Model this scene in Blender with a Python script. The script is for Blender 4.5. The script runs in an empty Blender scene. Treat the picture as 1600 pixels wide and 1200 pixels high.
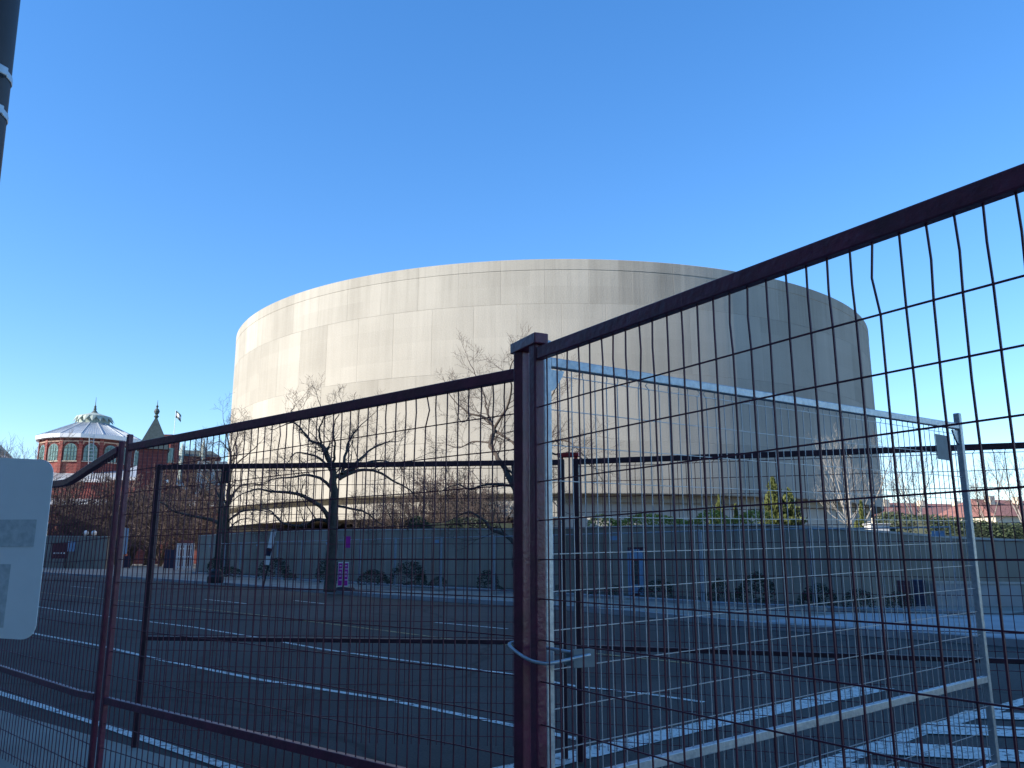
import bpy, math, random
from mathutils import Vector, Matrix
random.seed(7)
C = bpy.context.scene.collection
R = math.radians
# ------------------------------------------------------------------ camera, sky, sun, exposure
scene = bpy.context.scene
W0, H0, FPX = 1600.0, 1200.0, 1300.0
PITCH = R(11.9); EYE = 1.6
cd = bpy.data.cameras.new('camera'); cam = bpy.data.objects.new('camera', cd); C.objects.link(cam)
cam.location = (0, 0, EYE); cam.rotation_euler = (R(90)+PITCH, 0, 0)
cd.sensor_width = 36; cd.lens = 36*FPX/W0; cd.clip_start = .05; cd.clip_end = 6000
scene.camera = cam
SUN_EL, SUN_AZ = R(27), R(247)      # azimuth clockwise from +Y
world = bpy.data.worlds.new('World'); scene.world = world; world.use_nodes = True
wn = world.node_tree; bgn = wn.nodes['Background']
sky = wn.nodes.new('ShaderNodeTexSky'); sky.sky_type = 'NISHITA'; sky.sun_disc = False
sky.sun_elevation = SUN_EL; sky.sun_rotation = SUN_AZ
sky.air_density = 1.0; sky.dust_density = 0.1; sky.ozone_density = 3.3; sky.altitude = 0
hs = wn.nodes.new('ShaderNodeHueSaturation'); hs.inputs['Saturation'].default_value = 1.4; hs.inputs['Hue'].default_value = .509
gm_ = wn.nodes.new('ShaderNodeGamma'); gm_.inputs[1].default_value = .8; wn.links.new(sky.outputs[0], gm_.inputs[0]); hs.inputs['Value'].default_value = 1.2
wn.links.new(gm_.outputs[0], hs.inputs['Color']); wn.links.new(hs.outputs[0], bgn.inputs[0]); bgn.inputs[1].default_value = 0.15
sl = bpy.data.lights.new('sun', 'SUN'); sl.energy = 4.3; sl.angle = R(.53); sl.color = (1, .93, .82)
so = bpy.data.objects.new('sun', sl); C.objects.link(so)
sv = Vector((math.sin(SUN_AZ)*math.cos(SUN_EL), math.cos(SUN_AZ)*math.cos(SUN_EL), math.sin(SUN_EL)))
so.rotation_euler = sv.to_track_quat('Z', 'Y').to_euler()
scene.view_settings.view_transform = 'Standard'; scene.view_settings.look = 'None'
scene.view_settings.exposure = 1.05; scene.view_settings.gamma = 1

# ------------------------------------------------------------------ pixel (1600x1200 photo) -> world helpers
CP, SP = math.cos(PITCH), math.sin(PITCH)
KS = .0055; UX, UY = -.68, .73        # the street rises gently away to the left
def ray(px, py):
    x = px-800.; u = 600.-py
    return Vector((x, FPX*CP-u*SP, FPX*SP+u*CP))
def at(px, py, F):
    d = ray(px, py); return Vector((0, 0, EYE))+d*(F/d.y)
def gz(x, y): return KS*(UX*x+UY*y)
def G(px, py, dz=0.):
    d = ray(px, py)
    # EYE + t dz = KS*(UX x t+UY y t)+dz
    t = (EYE-dz)/(KS*(UX*d.x+UY*d.y)-d.z)
    return Vector((d.x*t, d.y*t, EYE+d.z*t))
def zat(py, F): return at(800, py, F).z

# ------------------------------------------------------------------ object helpers
def tag(o, label=None, cat=None, group=None, kind=None):
    if label: o['label'] = label
    if cat: o['category'] = cat
    if group: o['group'] = group
    if kind: o['kind'] = kind
    return o
def empty(name, loc, rz=0., label=None, cat=None, group=None):
    o = bpy.data.objects.new(name, None); C.objects.link(o)
    o.location = loc; o.rotation_euler = (0, 0, rz); o.empty_display_size = .2
    return tag(o, label, cat, group)
class MB:
    def __init__(s): s.v = []; s.f = []
    def quadprism(s, ring_a, ring_b, caps=True):
        n = len(ring_a); b = len(s.v); s.v += [tuple(p) for p in ring_a]+[tuple(p) for p in ring_b]
        for i in range(n):
            j = (i+1) % n; s.f.append((b+i, b+j, b+n+j, b+n+i))
        if caps: s.f.append(tuple(b+i for i in range(n-1, -1, -1))); s.f.append(tuple(b+n+i for i in range(n)))
    def poly(s, pts):
        b = len(s.v); s.v += [tuple(p) for p in pts]; s.f.append(tuple(range(b, b+len(pts))))
    def box(s, c, d, rz=0., M=None):
        hx, hy, hz = d[0]/2, d[1]/2, d[2]/2
        ca, sa = math.cos(rz), math.sin(rz)
        def T(x, y, z):
            p = Vector((c[0]+x*ca-y*sa, c[1]+x*sa+y*ca, c[2]+z)); return M @ p if M else p
        a = [T(-hx, -hy, -hz), T(hx, -hy, -hz), T(hx, hy, -hz), T(-hx, hy, -hz)]
        b = [T(-hx, -hy, hz), T(hx, -hy, hz), T(hx, hy, hz), T(-hx, hy, hz)]
        s.quadprism(a, b)
    def tube(s, pts, rad, k=6, caps=True, up=None, square=False, wh=None):
        """sweep a k-gon (or a w x h rectangle) along a polyline"""
        pts = [Vector(p) for p in pts]; n = len(pts)
        if not hasattr(rad, '__len__'): rad = [rad]*n
        base = len(s.v); ref = Vector(up) if up else None
        for i in range(n):
            t = (pts[min(i+1, n-1)]-pts[max(i-1, 0)])
            if t.length < 1e-9: t = Vector((0, 0, 1))
            t.normalize()
            if ref is None: ref = Vector((0, 0, 1)) if abs(t.z) < .9 else Vector((1, 0, 0))
            a = t.cross(ref)
            if a.length < 1e-5: a = t.cross(Vector((1, .3, 0)))
            a.normalize(); b = a.cross(t).normalized(); 
            if wh:
                w, h = wh[0]/2, wh[1]/2
                for x, y in ((-w, -h), (w, -h), (w, h), (-w, h)): s.v.append(tuple(pts[i]+a*x+b*y))
            else:
                for q in range(k):
                    an = 2*math.pi*(q+.5)/k; s.v.append(tuple(pts[i]+(a*math.cos(an)+b*math.sin(an))*rad[i]))
            if up is None: ref = b
        kk = 4 if wh else k
        for i in range(n-1):
            for q in range(kk):
                j = (q+1) % kk; o = base+i*kk
                s.f.append((o+q, o+j, o+kk+j, o+kk+q))
        if caps:
            s.f.append(tuple(base+q for q in range(kk-1, -1, -1)))
            s.f.append(tuple(base+(n-1)*kk+q for q in range(kk)))
    def lathe(s, prof, seg=24, c=(0, 0, 0), a0=0., a1=2*math.pi, close=True):
        """prof = [(r, z)...] revolved about z through c"""
        full = abs(a1-a0-2*math.pi) < 1e-6; m = seg if full else seg+1; b = len(s.v)
        for r, z in prof:
            for i in range(m):
                an = a0+(a1-a0)*i/seg; s.v.append((c[0]+r*math.cos(an), c[1]+r*math.sin(an), c[2]+z))
        for k in range(len(prof)-1):
            for i in range(seg):
                j = (i+1) % m; s.f.append((b+k*m+i, b+k*m+j, b+(k+1)*m+j, b+(k+1)*m+i))
        if full and close:
            s.f.append(tuple(b+i for i in range(m-1, -1, -1))); s.f.append(tuple(b+(len(prof)-1)*m+i for i in range(m)))
    def build(s, name, mat, parent=None, smooth=False, bevel=0., origin=None):
        me = bpy.data.meshes.new(name)
        vs = s.v
        if origin is not None: o_ = Vector(origin); vs = [tuple(Vector(p)-o_) for p in vs]
        me.from_pydata(vs, [], s.f); me.update()
        if mat: me.materials.append(mat)
        if smooth: me.polygons.foreach_set('use_smooth', [True]*len(me.polygons))
        o = bpy.data.objects.new(name, me); C.objects.link(o)
        if origin is not None: o.location = origin
        if parent: o.parent = parent
        if bevel:
            m = o.modifiers.new('bevel', 'BEVEL'); m.width = bevel; m.segments = 2; m.limit_method = 'ANGLE'
        return o

# ------------------------------------------------------------------ materials
def mat(name, col, rough=.7, var=.15, scale=8., bump=.0, bscale=60., metal=0., col2=None, detail=4., stretch=None, spec=.5, wear=None):
    m = bpy.data.materials.new(name); m.use_nodes = True; nt = m.node_tree; N = nt.nodes; L = nt.links
    p = N['Principled BSDF']; p.inputs['Roughness'].default_value = rough; p.inputs['Metallic'].default_value = metal
    p.inputs['Specular IOR Level'].default_value = spec
    tc = N.new('ShaderNodeTexCoord'); src = tc.outputs['Object']
    if stretch:
        mp = N.new('ShaderNodeMapping'); mp.inputs['Scale'].default_value = stretch; L.new(src, mp.inputs[0]); src = mp.outputs[0]
    nz = N.new('ShaderNodeTexNoise'); nz.inputs['Scale'].default_value = scale; nz.inputs['Detail'].default_value = detail
    nz.inputs['Roughness'].default_value = .65; L.new(src, nz.inputs['Vector'])
    cr = N.new('ShaderNodeValToRGB'); cr.color_ramp.elements[0].position = .3; cr.color_ramp.elements[1].position = .7
    c2 = col2 if col2 else tuple(min(1, c*(1+var)) for c in col)
    c1 = col if col2 else tuple(c*(1-var) for c in col)
    cr.color_ramp.elements[0].color = (*c1, 1); cr.color_ramp.elements[1].color = (*c2, 1)
    L.new(nz.outputs[0], cr.inputs[0]); last = cr.outputs[0]
    if wear:   # (colour, amount threshold, scale)
        w = N.new('ShaderNodeTexNoise'); w.inputs['Scale'].default_value = wear[2]; w.inputs['Detail'].default_value = 8; w.inputs['Roughness'].default_value = .75
        L.new(tc.outputs['Object'], w.inputs['Vector'])
        wr = N.new('ShaderNodeValToRGB'); wr.color_ramp.elements[0].position = wear[1]; wr.color_ramp.elements[1].position = wear[1]+.06
        L.new(w.outputs[0], wr.inputs[0])
        mx = N.new('ShaderNodeMix'); mx.data_type = 'RGBA'; L.new(wr.outputs[0], mx.inputs[0]); L.new(last, mx.inputs[6]); mx.inputs[7].default_value = (*wear[0], 1)
        last = mx.outputs[2]
    L.new(last, p.inputs['Base Color'])
    if bump:
        bn = N.new('ShaderNodeTexNoise'); bn.inputs['Scale'].default_value = bscale; bn.inputs['Detail'].default_value = 3
        L.new(tc.outputs['Object'], bn.inputs['Vector'])
        b = N.new('ShaderNodeBump'); b.inputs['Strength'].default_value = bump; b.inputs['Distance'].default_value = .02
        L.new(bn.outputs[0], b.inputs['Height']); L.new(b.outputs[0], p.inputs['Normal'])
    return m
M = {}
M['maroon'] = mat('maroon_paint', (.13, .013, .042), .38, .35, 9., bump=.15, bscale=40, wear=((.11, .07, .06), .66, 22.), spec=.6)
M['wire_maroon'] = mat('maroon_wire', (.1, .012, .034), .5, .3, 14.)
M['dark_frame'] = mat('dark_frame_paint', (.045, .016, .03), .45, .4, 9., wear=((.09, .05, .04), .68, 25.))
M['red_cap'] = mat('red_cap_paint', (.42, .02, .02), .45, .2, 20.)
M['galv'] = mat('galvanised_steel', (.36, .39, .42), .42, .0, 35., metal=.55, col2=(.55, .58, .6), bump=.1)
M['galv_old'] = mat('weathered_galvanised', (.27, .31, .35), .6, .2, 12., metal=.3)
M['galv_wire'] = mat('galvanised_wire', (.4, .42, .45), .45, .15, 30., metal=.4)
M['sign_back'] = mat('sign_aluminium', (.78, .79, .78), .5, .04, 6.)
M['adhesive'] = mat('adhesive_residue', (.38, .42, .42), .85, .0, 55., col2=(.62, .64, .64), detail=8)
M['pole_dark'] = mat('dark_pole_paint', (.017, .019, .028), .5, .3, 6., wear=((.12, .13, .15), .7, 12.))
M['steel_band'] = mat('steel_band', (.55, .56, .56), .38, .15, 20., metal=.6)
M['grey_plate'] = mat('grey_plate', (.22, .25, .26), .6, .15, 12.)
M['black'] = mat('black_iron', (.012, .012, .014), .6, .3, 10.)
M['bark'] = mat('grey_bark', (.075, .06, .05), .95, .35, 5., bump=.4, bscale=25)
M['twig'] = mat('twig_bark', (.085, .062, .052), .95, .3, 2.)
M['twig_red'] = mat('reddish_twig_bark', (.095, .068, .06), .95, .3, 2.)
M['pale_bark'] = mat('pale_bark', (.3, .28, .25), .9, .3, 3.)
M['soil'] = mat('soil', (.07, .055, .04), .98, .4, 1.5, bump=.6, bscale=8)
M['foot_block'] = mat('foot_block_concrete', (.3, .3, .28), .9, .2, 6.)
M['white'] = mat('white_paint', (.78, .78, .76), .5, .05, 6.)
M['cream'] = mat('cream_stone', (.62, .55, .42), .85, .12, .8)
M['purple'] = mat('purple_banner', (.4, .015, .3), .6, .15, 4.)
M['navy'] = mat('navy_paint', (.014, .016, .05), .5, .2, 4.)
M['maroon_dark'] = mat('dark_maroon_panel', (.07, .02, .03), .6, .3, 4.)
M['blue_plate'] = mat('blue_plate', (.2, .33, .48), .5, .15, 5.)
M['glass'] = mat('window_glass', (.03, .05, .055), .12, .3, .5, spec=.8)
M['glass_green'] = mat('green_glass', (.11, .19, .17), .15, .3, 2., spec=.8)
M['green_frame'] = mat('green_frame', (.05, .1, .08), .6, .1, 3.)
M['slate'] = mat('slate_roof', (.07, .09, .08), .7, .3, 3.)
M['slate_pale'] = mat('pale_copper', (.33, .38, .33), .7, .2, 1.5)
M['paint_white'] = mat('road_paint_white', (.6, .57, .51), .75, .0, 5., col2=(.78, .75, .68), wear=((.09, .085, .08), .53, 17.))
M['paint_yellow'] = mat('road_paint_yellow', (.3, .22, .08), .8, .0, 5., col2=(.4, .3, .12), wear=((.06, .06, .06), .5, 7.))
M['gate_white'] = M['white']

def concrete(name, c1, c2, streak=(1.2, 1.2, .12), joint=None, dark=.6, rough=.9):
    m = bpy.data.materials.new(name); m.use_nodes = True; nt = m.node_tree; N = nt.nodes; L = nt.links
    p = N['Principled BSDF']; p.inputs['Roughness'].default_value = rough; p.inputs['Specular IOR Level'].default_value = .25
    tc = N.new('ShaderNodeTexCoord')
    n1 = N.new('ShaderNodeTexNoise'); n1.inputs['Scale'].default_value = .35; n1.inputs['Detail'].default_value = 6; L.new(tc.outputs['Object'], n1.inputs['Vector'])
    mp = N.new('ShaderNodeMapping'); mp.inputs['Scale'].default_value = streak; L.new(tc.outputs['Object'], mp.inputs[0])
    n2 = N.new('ShaderNodeTexNoise'); n2.inputs['Scale'].default_value = 2.; n2.inputs['Detail'].default_value = 5; L.new(mp.outputs[0], n2.inputs['Vector'])
    ad = N.new('ShaderNodeMath'); ad.operation = 'ADD'; L.new(n1.outputs[0], ad.inputs[0]); L.new(n2.outputs[0], ad.inputs[1])
    cr = N.new('ShaderNodeValToRGB'); cr.color_ramp.elements[0].position = .38; cr.color_ramp.elements[1].position = .62
    hf = N.new('ShaderNodeMath'); hf.operation = 'MULTIPLY'; hf.inputs[1].default_value = .5; L.new(ad.outputs[0], hf.inputs[0]); L.new(hf.outputs[0], cr.inputs[0])
    cr.color_ramp.elements[0].color = (*c1, 1); cr.color_ramp.elements[1].color = (*c2, 1)
    L.new(cr.outputs[0], p.inputs['Base Color'])
    b = N.new('ShaderNodeBump'); b.inputs['Strength'].default_value = .3; b.inputs['Distance'].default_value = .01
    n3 = N.new('ShaderNodeTexNoise'); n3.inputs['Scale'].default_value = 30; L.new(tc.outputs['Object'], n3.inputs['Vector'])
    L.new(n3.outputs[0], b.inputs['Height']); L.new(b.outputs[0], p.inputs['Normal'])
    return m
M['wall_conc'] = concrete('wall_concrete', (.22, .195, .155), (.34, .305, .245))
M['pave'] = concrete('pavement_concrete', (.23, .21, .175), (.34, .31, .26), streak=(.5, .5, .5))
M['pave_light'] = concrete('light_pavement', (.3, .31, .31), (.4, .41, .41), streak=(.5, .5, .5))
M['kerb'] = concrete('kerb_stone', (.25, .26, .27), (.36, .37, .38), streak=(.5, .5, .5))
M['plain_conc'] = concrete('plain_concrete', (.42, .4, .36), (.52, .5, .45))

def asphalt():
    m = bpy.data.materials.new('asphalt'); m.use_nodes = True; nt = m.node_tree; N = nt.nodes; L = nt.links
    p = N['Principled BSDF']; p.inputs['Roughness'].default_value = .85; p.inputs['Specular IOR Level'].default_value = .35
    tc = N.new('ShaderNodeTexCoord'); V = tc.outputs['Object']
    def noise(s, d=4, mapscale=None):
        n = N.new('ShaderNodeTexNoise'); n.inputs['Scale'].default_value = s; n.inputs['Detail'].default_value = d
        if mapscale:
            mp = N.new('ShaderNodeMapping'); mp.inputs['Scale'].default_value = mapscale; mp.inputs['Rotation'].default_value = (0, 0, R(43)); L.new(V, mp.inputs[0]); L.new(mp.outputs[0], n.inputs['Vector'])
        else: L.new(V, n.inputs['Vector'])
        return n
    big = noise(.35, 5, (1., .12, 1.)); fine = noise(45, 3); mid = noise(1.7, 6)
    cr = N.new('ShaderNodeValToRGB'); cr.color_ramp.elements[0].position = .35; cr.color_ramp.elements[1].position = .65
    cr.color_ramp.elements[0].color = (.03, .027, .0245, 1); cr.color_ramp.elements[1].color = (.056, .051, .045, 1); L.new(big.outputs[0], cr.inputs[0])
    mx = N.new('ShaderNodeMix'); mx.data_type = 'RGBA'; mx.blend_type = 'MULTIPLY'; mx.inputs[0].default_value = .8
    c2 = N.new('ShaderNodeValToRGB'); c2.color_ramp.elements[0].position = .3; c2.color_ramp.elements[1].position = .72; c2.color_ramp.elements[0].color = (.55, .55, .55, 1); c2.color_ramp.elements[1].color = (1.35, 1.35, 1.35, 1)
    L.new(fine.outputs[0], c2.inputs[0]); L.new(cr.outputs[0], mx.inputs[6]); L.new(c2.outputs[0], mx.inputs[7])
    vo = N.new('ShaderNodeTexVoronoi'); vo.feature = 'DISTANCE_TO_EDGE'; vo.inputs['Scale'].default_value = .22
    wv = N.new('ShaderNodeMix'); wv.data_type = 'RGBA'; wv.inputs[0].default_value = .35; L.new(V, wv.inputs[6]); L.new(mid.outputs[1], wv.inputs[7]); L.new(wv.outputs[2], vo.inputs['Vector'])
    c3 = N.new('ShaderNodeValToRGB'); c3.color_ramp.elements[0].position = .0; c3.color_ramp.elements[1].position = .012; c3.color_ramp.elements[0].color = (.3, .3, .3, 1); c3.color_ramp.elements[1].color = (1, 1, 1, 1); L.new(vo.outputs[0], c3.inputs[0])
    m2 = N.new('ShaderNodeMix'); m2.data_type = 'RGBA'; m2.blend_type = 'MULTIPLY'; m2.inputs[0].default_value = 1; L.new(mx.outputs[2], m2.inputs[6]); L.new(c3.outputs[0], m2.inputs[7])
    # repair patches and oil stains
    pv_ = N.new('ShaderNodeTexVoronoi'); pv_.distance = 'CHEBYCHEV'; pv_.inputs['Scale'].default_value = .09; pm = N.new('ShaderNodeMapping'); pm.inputs['Rotation'].default_value = (0, 0, R(-47)); pm.inputs['Scale'].default_value = (1., 2.6, 1.)
    L.new(V, pm.inputs[0]); L.new(pm.outputs[0], pv_.inputs['Vector'])
    ps = N.new('ShaderNodeSeparateColor'); L.new(pv_.outputs['Color'], ps.inputs[0]); pr_ = N.new('ShaderNodeMapRange'); pr_.inputs[3].default_value = .82; pr_.inputs[4].default_value = 1.22; L.new(ps.outputs[0], pr_.inputs[0])
    sn = noise(.9, 3); sr = N.new('ShaderNodeMapRange'); sr.inputs[1].default_value = .66; sr.inputs[2].default_value = .74; sr.inputs[3].default_value = 1.; sr.inputs[4].default_value = .6; L.new(sn.outputs[0], sr.inputs[0])
    mm = N.new('ShaderNodeMath'); mm.operation = 'MULTIPLY'; L.new(pr_.outputs[0], mm.inputs[0]); L.new(sr.outputs[0], mm.inputs[1])
    m3 = N.new('ShaderNodeMix'); m3.data_type = 'RGBA'; m3.blend_type = 'MULTIPLY'; m3.inputs[0].default_value = 1; L.new(m2.outputs[2], m3.inputs[6]); L.new(mm.outputs[0], m3.inputs[7])
    L.new(m3.outputs[2], p.inputs['Base Color'])
    b = N.new('ShaderNodeBump'); b.inputs['Strength'].default_value = .5; b.inputs['Distance'].default_value = .004; L.new(fine.outputs[0], b.inputs['Height']); L.new(b.outputs[0], p.inputs['Normal'])
    return m
M['asphalt'] = asphalt()

def drum_mat():
    """precast concrete drum: panels in curved courses, joints, streaks below the joints (cylindrical coordinates about the object's own axis)"""
    m = bpy.data.materials.new('drum_concrete'); m.use_nodes = True; nt = m.node_tree; N = nt.nodes; L = nt.links
    p = N['Principled BSDF']; p.inputs['Roughness'].default_value = .95; p.inputs['Specular IOR Level'].default_value = .2
    tc = N.new('ShaderNodeTexCoord'); sp = N.new('ShaderNodeSeparateXYZ'); L.new(tc.outputs['Object'], sp.inputs[0])
    at_ = N.new('ShaderNodeMath'); at_.operation = 'ARCTAN2'; L.new(sp.outputs[1], at_.inputs[0]); L.new(sp.outputs[0], at_.inputs[1])
    ml = N.new('ShaderNodeMath'); ml.operation = 'MULTIPLY'; ml.inputs[1].default_value = 35.2; L.new(at_.outputs[0], ml.inputs[0])
    cb = N.new('ShaderNodeCombineXYZ'); L.new(ml.outputs[0], cb.inputs[0]); L.new(sp.outputs[2], cb.inputs[1])
    def brick(w, h, mort, offs=.5, freq=2, sh=0.):
        mp = N.new('ShaderNodeMapping'); mp.inputs['Location'].default_value = (sh, sh*.31, 0); L.new(cb.outputs[0], mp.inputs[0])
        b = N.new('ShaderNodeTexBrick'); b.inputs['Scale'].default_value = 1; b.inputs['Brick Width'].default_value = w; b.inputs['Row Height'].default_value = h
        b.inputs['Mortar Size'].default_value = mort; b.inputs['Mortar Smooth'].default_value = .3; b.inputs['Bias'].default_value = 0; b.offset = offs; b.offset_frequency = freq
        b.inputs['Color1'].default_value = (0, 0, 0, 1); b.inputs['Color2'].default_value = (1, 1, 1, 1); b.inputs['Mortar'].default_value = (.5, .5, .5, 1)
        L.new(mp.outputs[0], b.inputs['Vector']); return b
    b1 = brick(3.4, 5.3, .022, .37, 2, 1.3); b2 = brick(1.7, 5.3, .008, .37, 2, 1.3); b3 = brick(7.1, 1.33, .02, .29, 3, 1.3)
    def noise(s, d, sc=None, src=None):
        n = N.new('ShaderNodeTexNoise'); n.inputs['Scale'].default_value = s; n.inputs['Detail'].default_value = d; n.inputs['Roughness'].default_value = .6
        src = src or cb.outputs[0]
        if sc:
            mp = N.new('ShaderNodeMapping'); mp.inputs['Scale'].default_value = sc; L.new(src, mp.inputs[0]); src = mp.outputs[0]
        L.new(src, n.inputs['Vector']); return n
    st = noise(1., 6, (1.1, .06, 1)); st2 = noise(1, 5, (4., .25, 1)); bl = noise(.16, 3); fi = noise(9, 4)
    def math_(op, a, b):
        n = N.new('ShaderNodeMath'); n.operation = op
        for i, v in enumerate((a, b)):
            if isinstance(v, (int, float)): n.inputs[i].default_value = v
            else: L.new(v, n.inputs[i])
        return n.outputs[0]
    v = math_('MULTIPLY', math_('SUBTRACT', b1.outputs[0], .5), .2)
    v = math_('ADD', v, math_('MULTIPLY', math_('SUBTRACT', b2.outputs[0], .5), .07))
    v = math_('ADD', v, math_('MULTIPLY', math_('SUBTRACT', b3.outputs[0], .5), .09))
    v = math_('ADD', v, math_('MULTIPLY', math_('SUBTRACT', st.outputs[0], .5), .2))
    v = math_('ADD', v, math_('MULTIPLY', math_('SUBTRACT', st2.outputs[0], .5), .16))
    v = math_('ADD', v, math_('MULTIPLY', math_('SUBTRACT', bl.outputs[0], .5), .34))
    v = math_('ADD', v, math_('MULTIPLY', math_('SUBTRACT', fi.outputs[0], .5), .22))
    # rain streaks running down from the crown joint
    cz = N.new('ShaderNodeMapRange'); cz.inputs[1].default_value = 18.5; cz.inputs[2].default_value = 23.6; cz.inputs[3].default_value = 0; cz.inputs[4].default_value = 1; L.new(sp.outputs[2], cz.inputs[0])
    st3 = noise(1, 4, (1.8, .03, 1)); s3 = N.new('ShaderNodeMapRange'); s3.inputs[1].default_value = .45; s3.inputs[2].default_value = .62; L.new(st3.outputs[0], s3.inputs[0])
    v = math_('SUBTRACT', v, math_('MULTIPLY', math_('MULTIPLY', cz.outputs[0], s3.outputs[0]), .1))
    v = math_('SUBTRACT', v, math_('MULTIPLY', b1.outputs[1], .07))
    v = math_('SUBTRACT', v, math_('MULTIPLY', b2.outputs[1], .05))
    v = math_('ADD', math_('MULTIPLY', v, 1.), .5)
    cr = N.new('ShaderNodeValToRGB'); cr.color_ramp.elements[0].position = .15; cr.color_ramp.elements[1].position = .85
    cr.color_ramp.elements[0].color = (.265, .245, .205, 1); cr.color_ramp.elements[1].color = (.545, .51, .435, 1)
    L.new(v, cr.inputs[0]); L.new(cr.outputs[0], p.inputs['Base Color'])
    b = N.new('ShaderNodeBump'); b.inputs['Strength'].default_value = .6; b.inputs['Distance'].default_value = .06
    L.new(math_('SUBTRACT', math_('MULTIPLY', fi.outputs[0], .5), b1.outputs[1]), b.inputs['Height']); L.new(b.outputs[0], p.inputs['Normal'])
    return m
M['drum'] = drum_mat()

def brickm():
    m = bpy.data.materials.new('red_brick'); m.use_nodes = True; nt = m.node_tree; N = nt.nodes; L = nt.links
    p = N['Principled BSDF']; p.inputs['Roughness'].default_value = .9
    tc = N.new('ShaderNodeTexCoord'); n = N.new('ShaderNodeTexNoise'); n.inputs['Scale'].default_value = 1.2; n.inputs['Detail'].default_value = 8; L.new(tc.outputs['Object'], n.inputs['Vector'])
    cr = N.new('ShaderNodeValToRGB'); cr.color_ramp.elements[0].position = .3; cr.color_ramp.elements[1].position = .7
    cr.color_ramp.elements[0].color = (.16, .035, .03, 1); cr.color_ramp.elements[1].color = (.28, .07, .055, 1); L.new(n.outputs[0], cr.inputs[0])
    sp = N.new('ShaderNodeSeparateXYZ'); L.new(tc.outputs['Object'], sp.inputs[0])
    w = N.new('ShaderNodeMath'); w.operation = 'FRACT'; mu = N.new('ShaderNodeMath'); mu.operation = 'MULTIPLY'; mu.inputs[1].default_value = 1.6; L.new(sp.outputs[2], mu.inputs[0]); L.new(mu.outputs[0], w.inputs[0])
    g = N.new('ShaderNodeMath'); g.operation = 'GREATER_THAN'; g.inputs[1].default_value = .88; L.new(w.outputs[0], g.inputs[0])
    mx = N.new('ShaderNodeMix'); mx.data_type = 'RGBA'; gm = N.new('ShaderNodeMath'); gm.operation = 'MULTIPLY'; gm.inputs[1].default_value = .35; L.new(g.outputs[0], gm.inputs[0])
    L.new(gm.outputs[0], mx.inputs[0]); L.new(cr.outputs[0], mx.inputs[6]); mx.inputs[7].default_value = (.35, .2, .15, 1); L.new(mx.outputs[2], p.inputs['Base Color'])
    return m
M['brick'] = brickm()
M['brick_dark'] = mat('dark_brick', (.12, .035, .03), .9, .25, 2.)
M['brick_tan'] = mat('tan_brick', (.45, .3, .22), .9, .15, 2.)
M['metal_roof'] = mat('metal_roof', (.42, .45, .47), .45, .12, 1.2, metal=.25)
M['red_tile'] = mat('red_roof_tiles', (.22, .1, .085), .9, .3, 1.5, stretch=(1, 1, 4))
def leafm(name, a, b, sc=3.):
    m = mat(name, a, .7, 0, sc, col2=b); return m
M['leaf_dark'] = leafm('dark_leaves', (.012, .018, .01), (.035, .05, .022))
M['leaf_ivy'] = leafm('yellow_green_leaves', (.15, .18, .02), (.34, .35, .06), 5.)
M['leaf_conifer'] = leafm('conifer_leaves', (.05, .075, .02), (.15, .17, .04), 4.)
M['leaf_hedge'] = leafm('hedge_leaves', (.025, .045, .02), (.07, .1, .04), 4.)

# ------------------------------------------------------------------ ground
gp = lambda x, y, dz=0.: (x, y, gz(x, y)+dz)
b = MB(); S = 1500.
b.poly([gp(-S, -S, -.02), gp(S, -S, -.02), gp(S, S, -.02), gp(-S, S, -.02)])
tag(b.build('ground', M['soil']), kind='structure')
kerb_px = [(70, 896.6), (185, 903), (360, 915), (600, 934), (800, 946), (1000, 963), (1200, 983), (1400, 996), (1600, 1011)]
kerb = [G(*p) for p in kerb_px]
d0 = (kerb[0]-kerb[2]).normalized(); far_l = kerb[0]+d0*120; d1 = (kerb[-1]-kerb[-3]).normalized(); far_r = kerb[-1]+d1*40
kerb = [far_l]+kerb+[far_r]
b = MB(); b.poly([gp(far_l.x-60, far_l.y-60, -.012), gp(-120, -60, -.012), gp(80, -60, -.012), gp(80, far_r.y, -.012)]+[gp(p.x, p.y, -.012) for p in reversed(kerb)])
tag(b.build('road', M['asphalt']), kind='structure')
def strip_sheet(name, A, B, dz, m, thick=.0):
    b = MB(); n = len(A)
    for i in range(n-1):
        q = [gp(A[i].x, A[i].y, dz), gp(A[i+1].x, A[i+1].y, dz), gp(B[i+1].x, B[i+1].y, dz), gp(B[i].x, B[i].y, dz)]
        b.poly(q)
        if thick: 
            b.poly([gp(A[i].x, A[i].y, dz-thick), gp(A[i+1].x, A[i+1].y, dz-thick), gp(A[i+1].x, A[i+1].y, dz), gp(A[i].x, A[i].y, dz)])
    return b.build(name, m)
def off(P, w):
    out = []
    for i, p in enumerate(P):
        t = (P[min(i+1, len(P)-1)]-P[max(i-1, 0)]); t.z = 0; t.normalize()
        out.append(p+Vector((-t.y, t.x, 0))*w)
    return out
# A -> B offset: path runs left to right, far side is to its left (-t.y, t.x)
k2 = off(kerb, .18); k3 = off(kerb, 26.)
tag(strip_sheet('kerb', kerb, k2, .13, M['kerb'], .15), kind='structure')
pv = strip_sheet('pavement', k2, k3, .126, M['pave'], .14); tag(pv, kind='structure')
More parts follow.
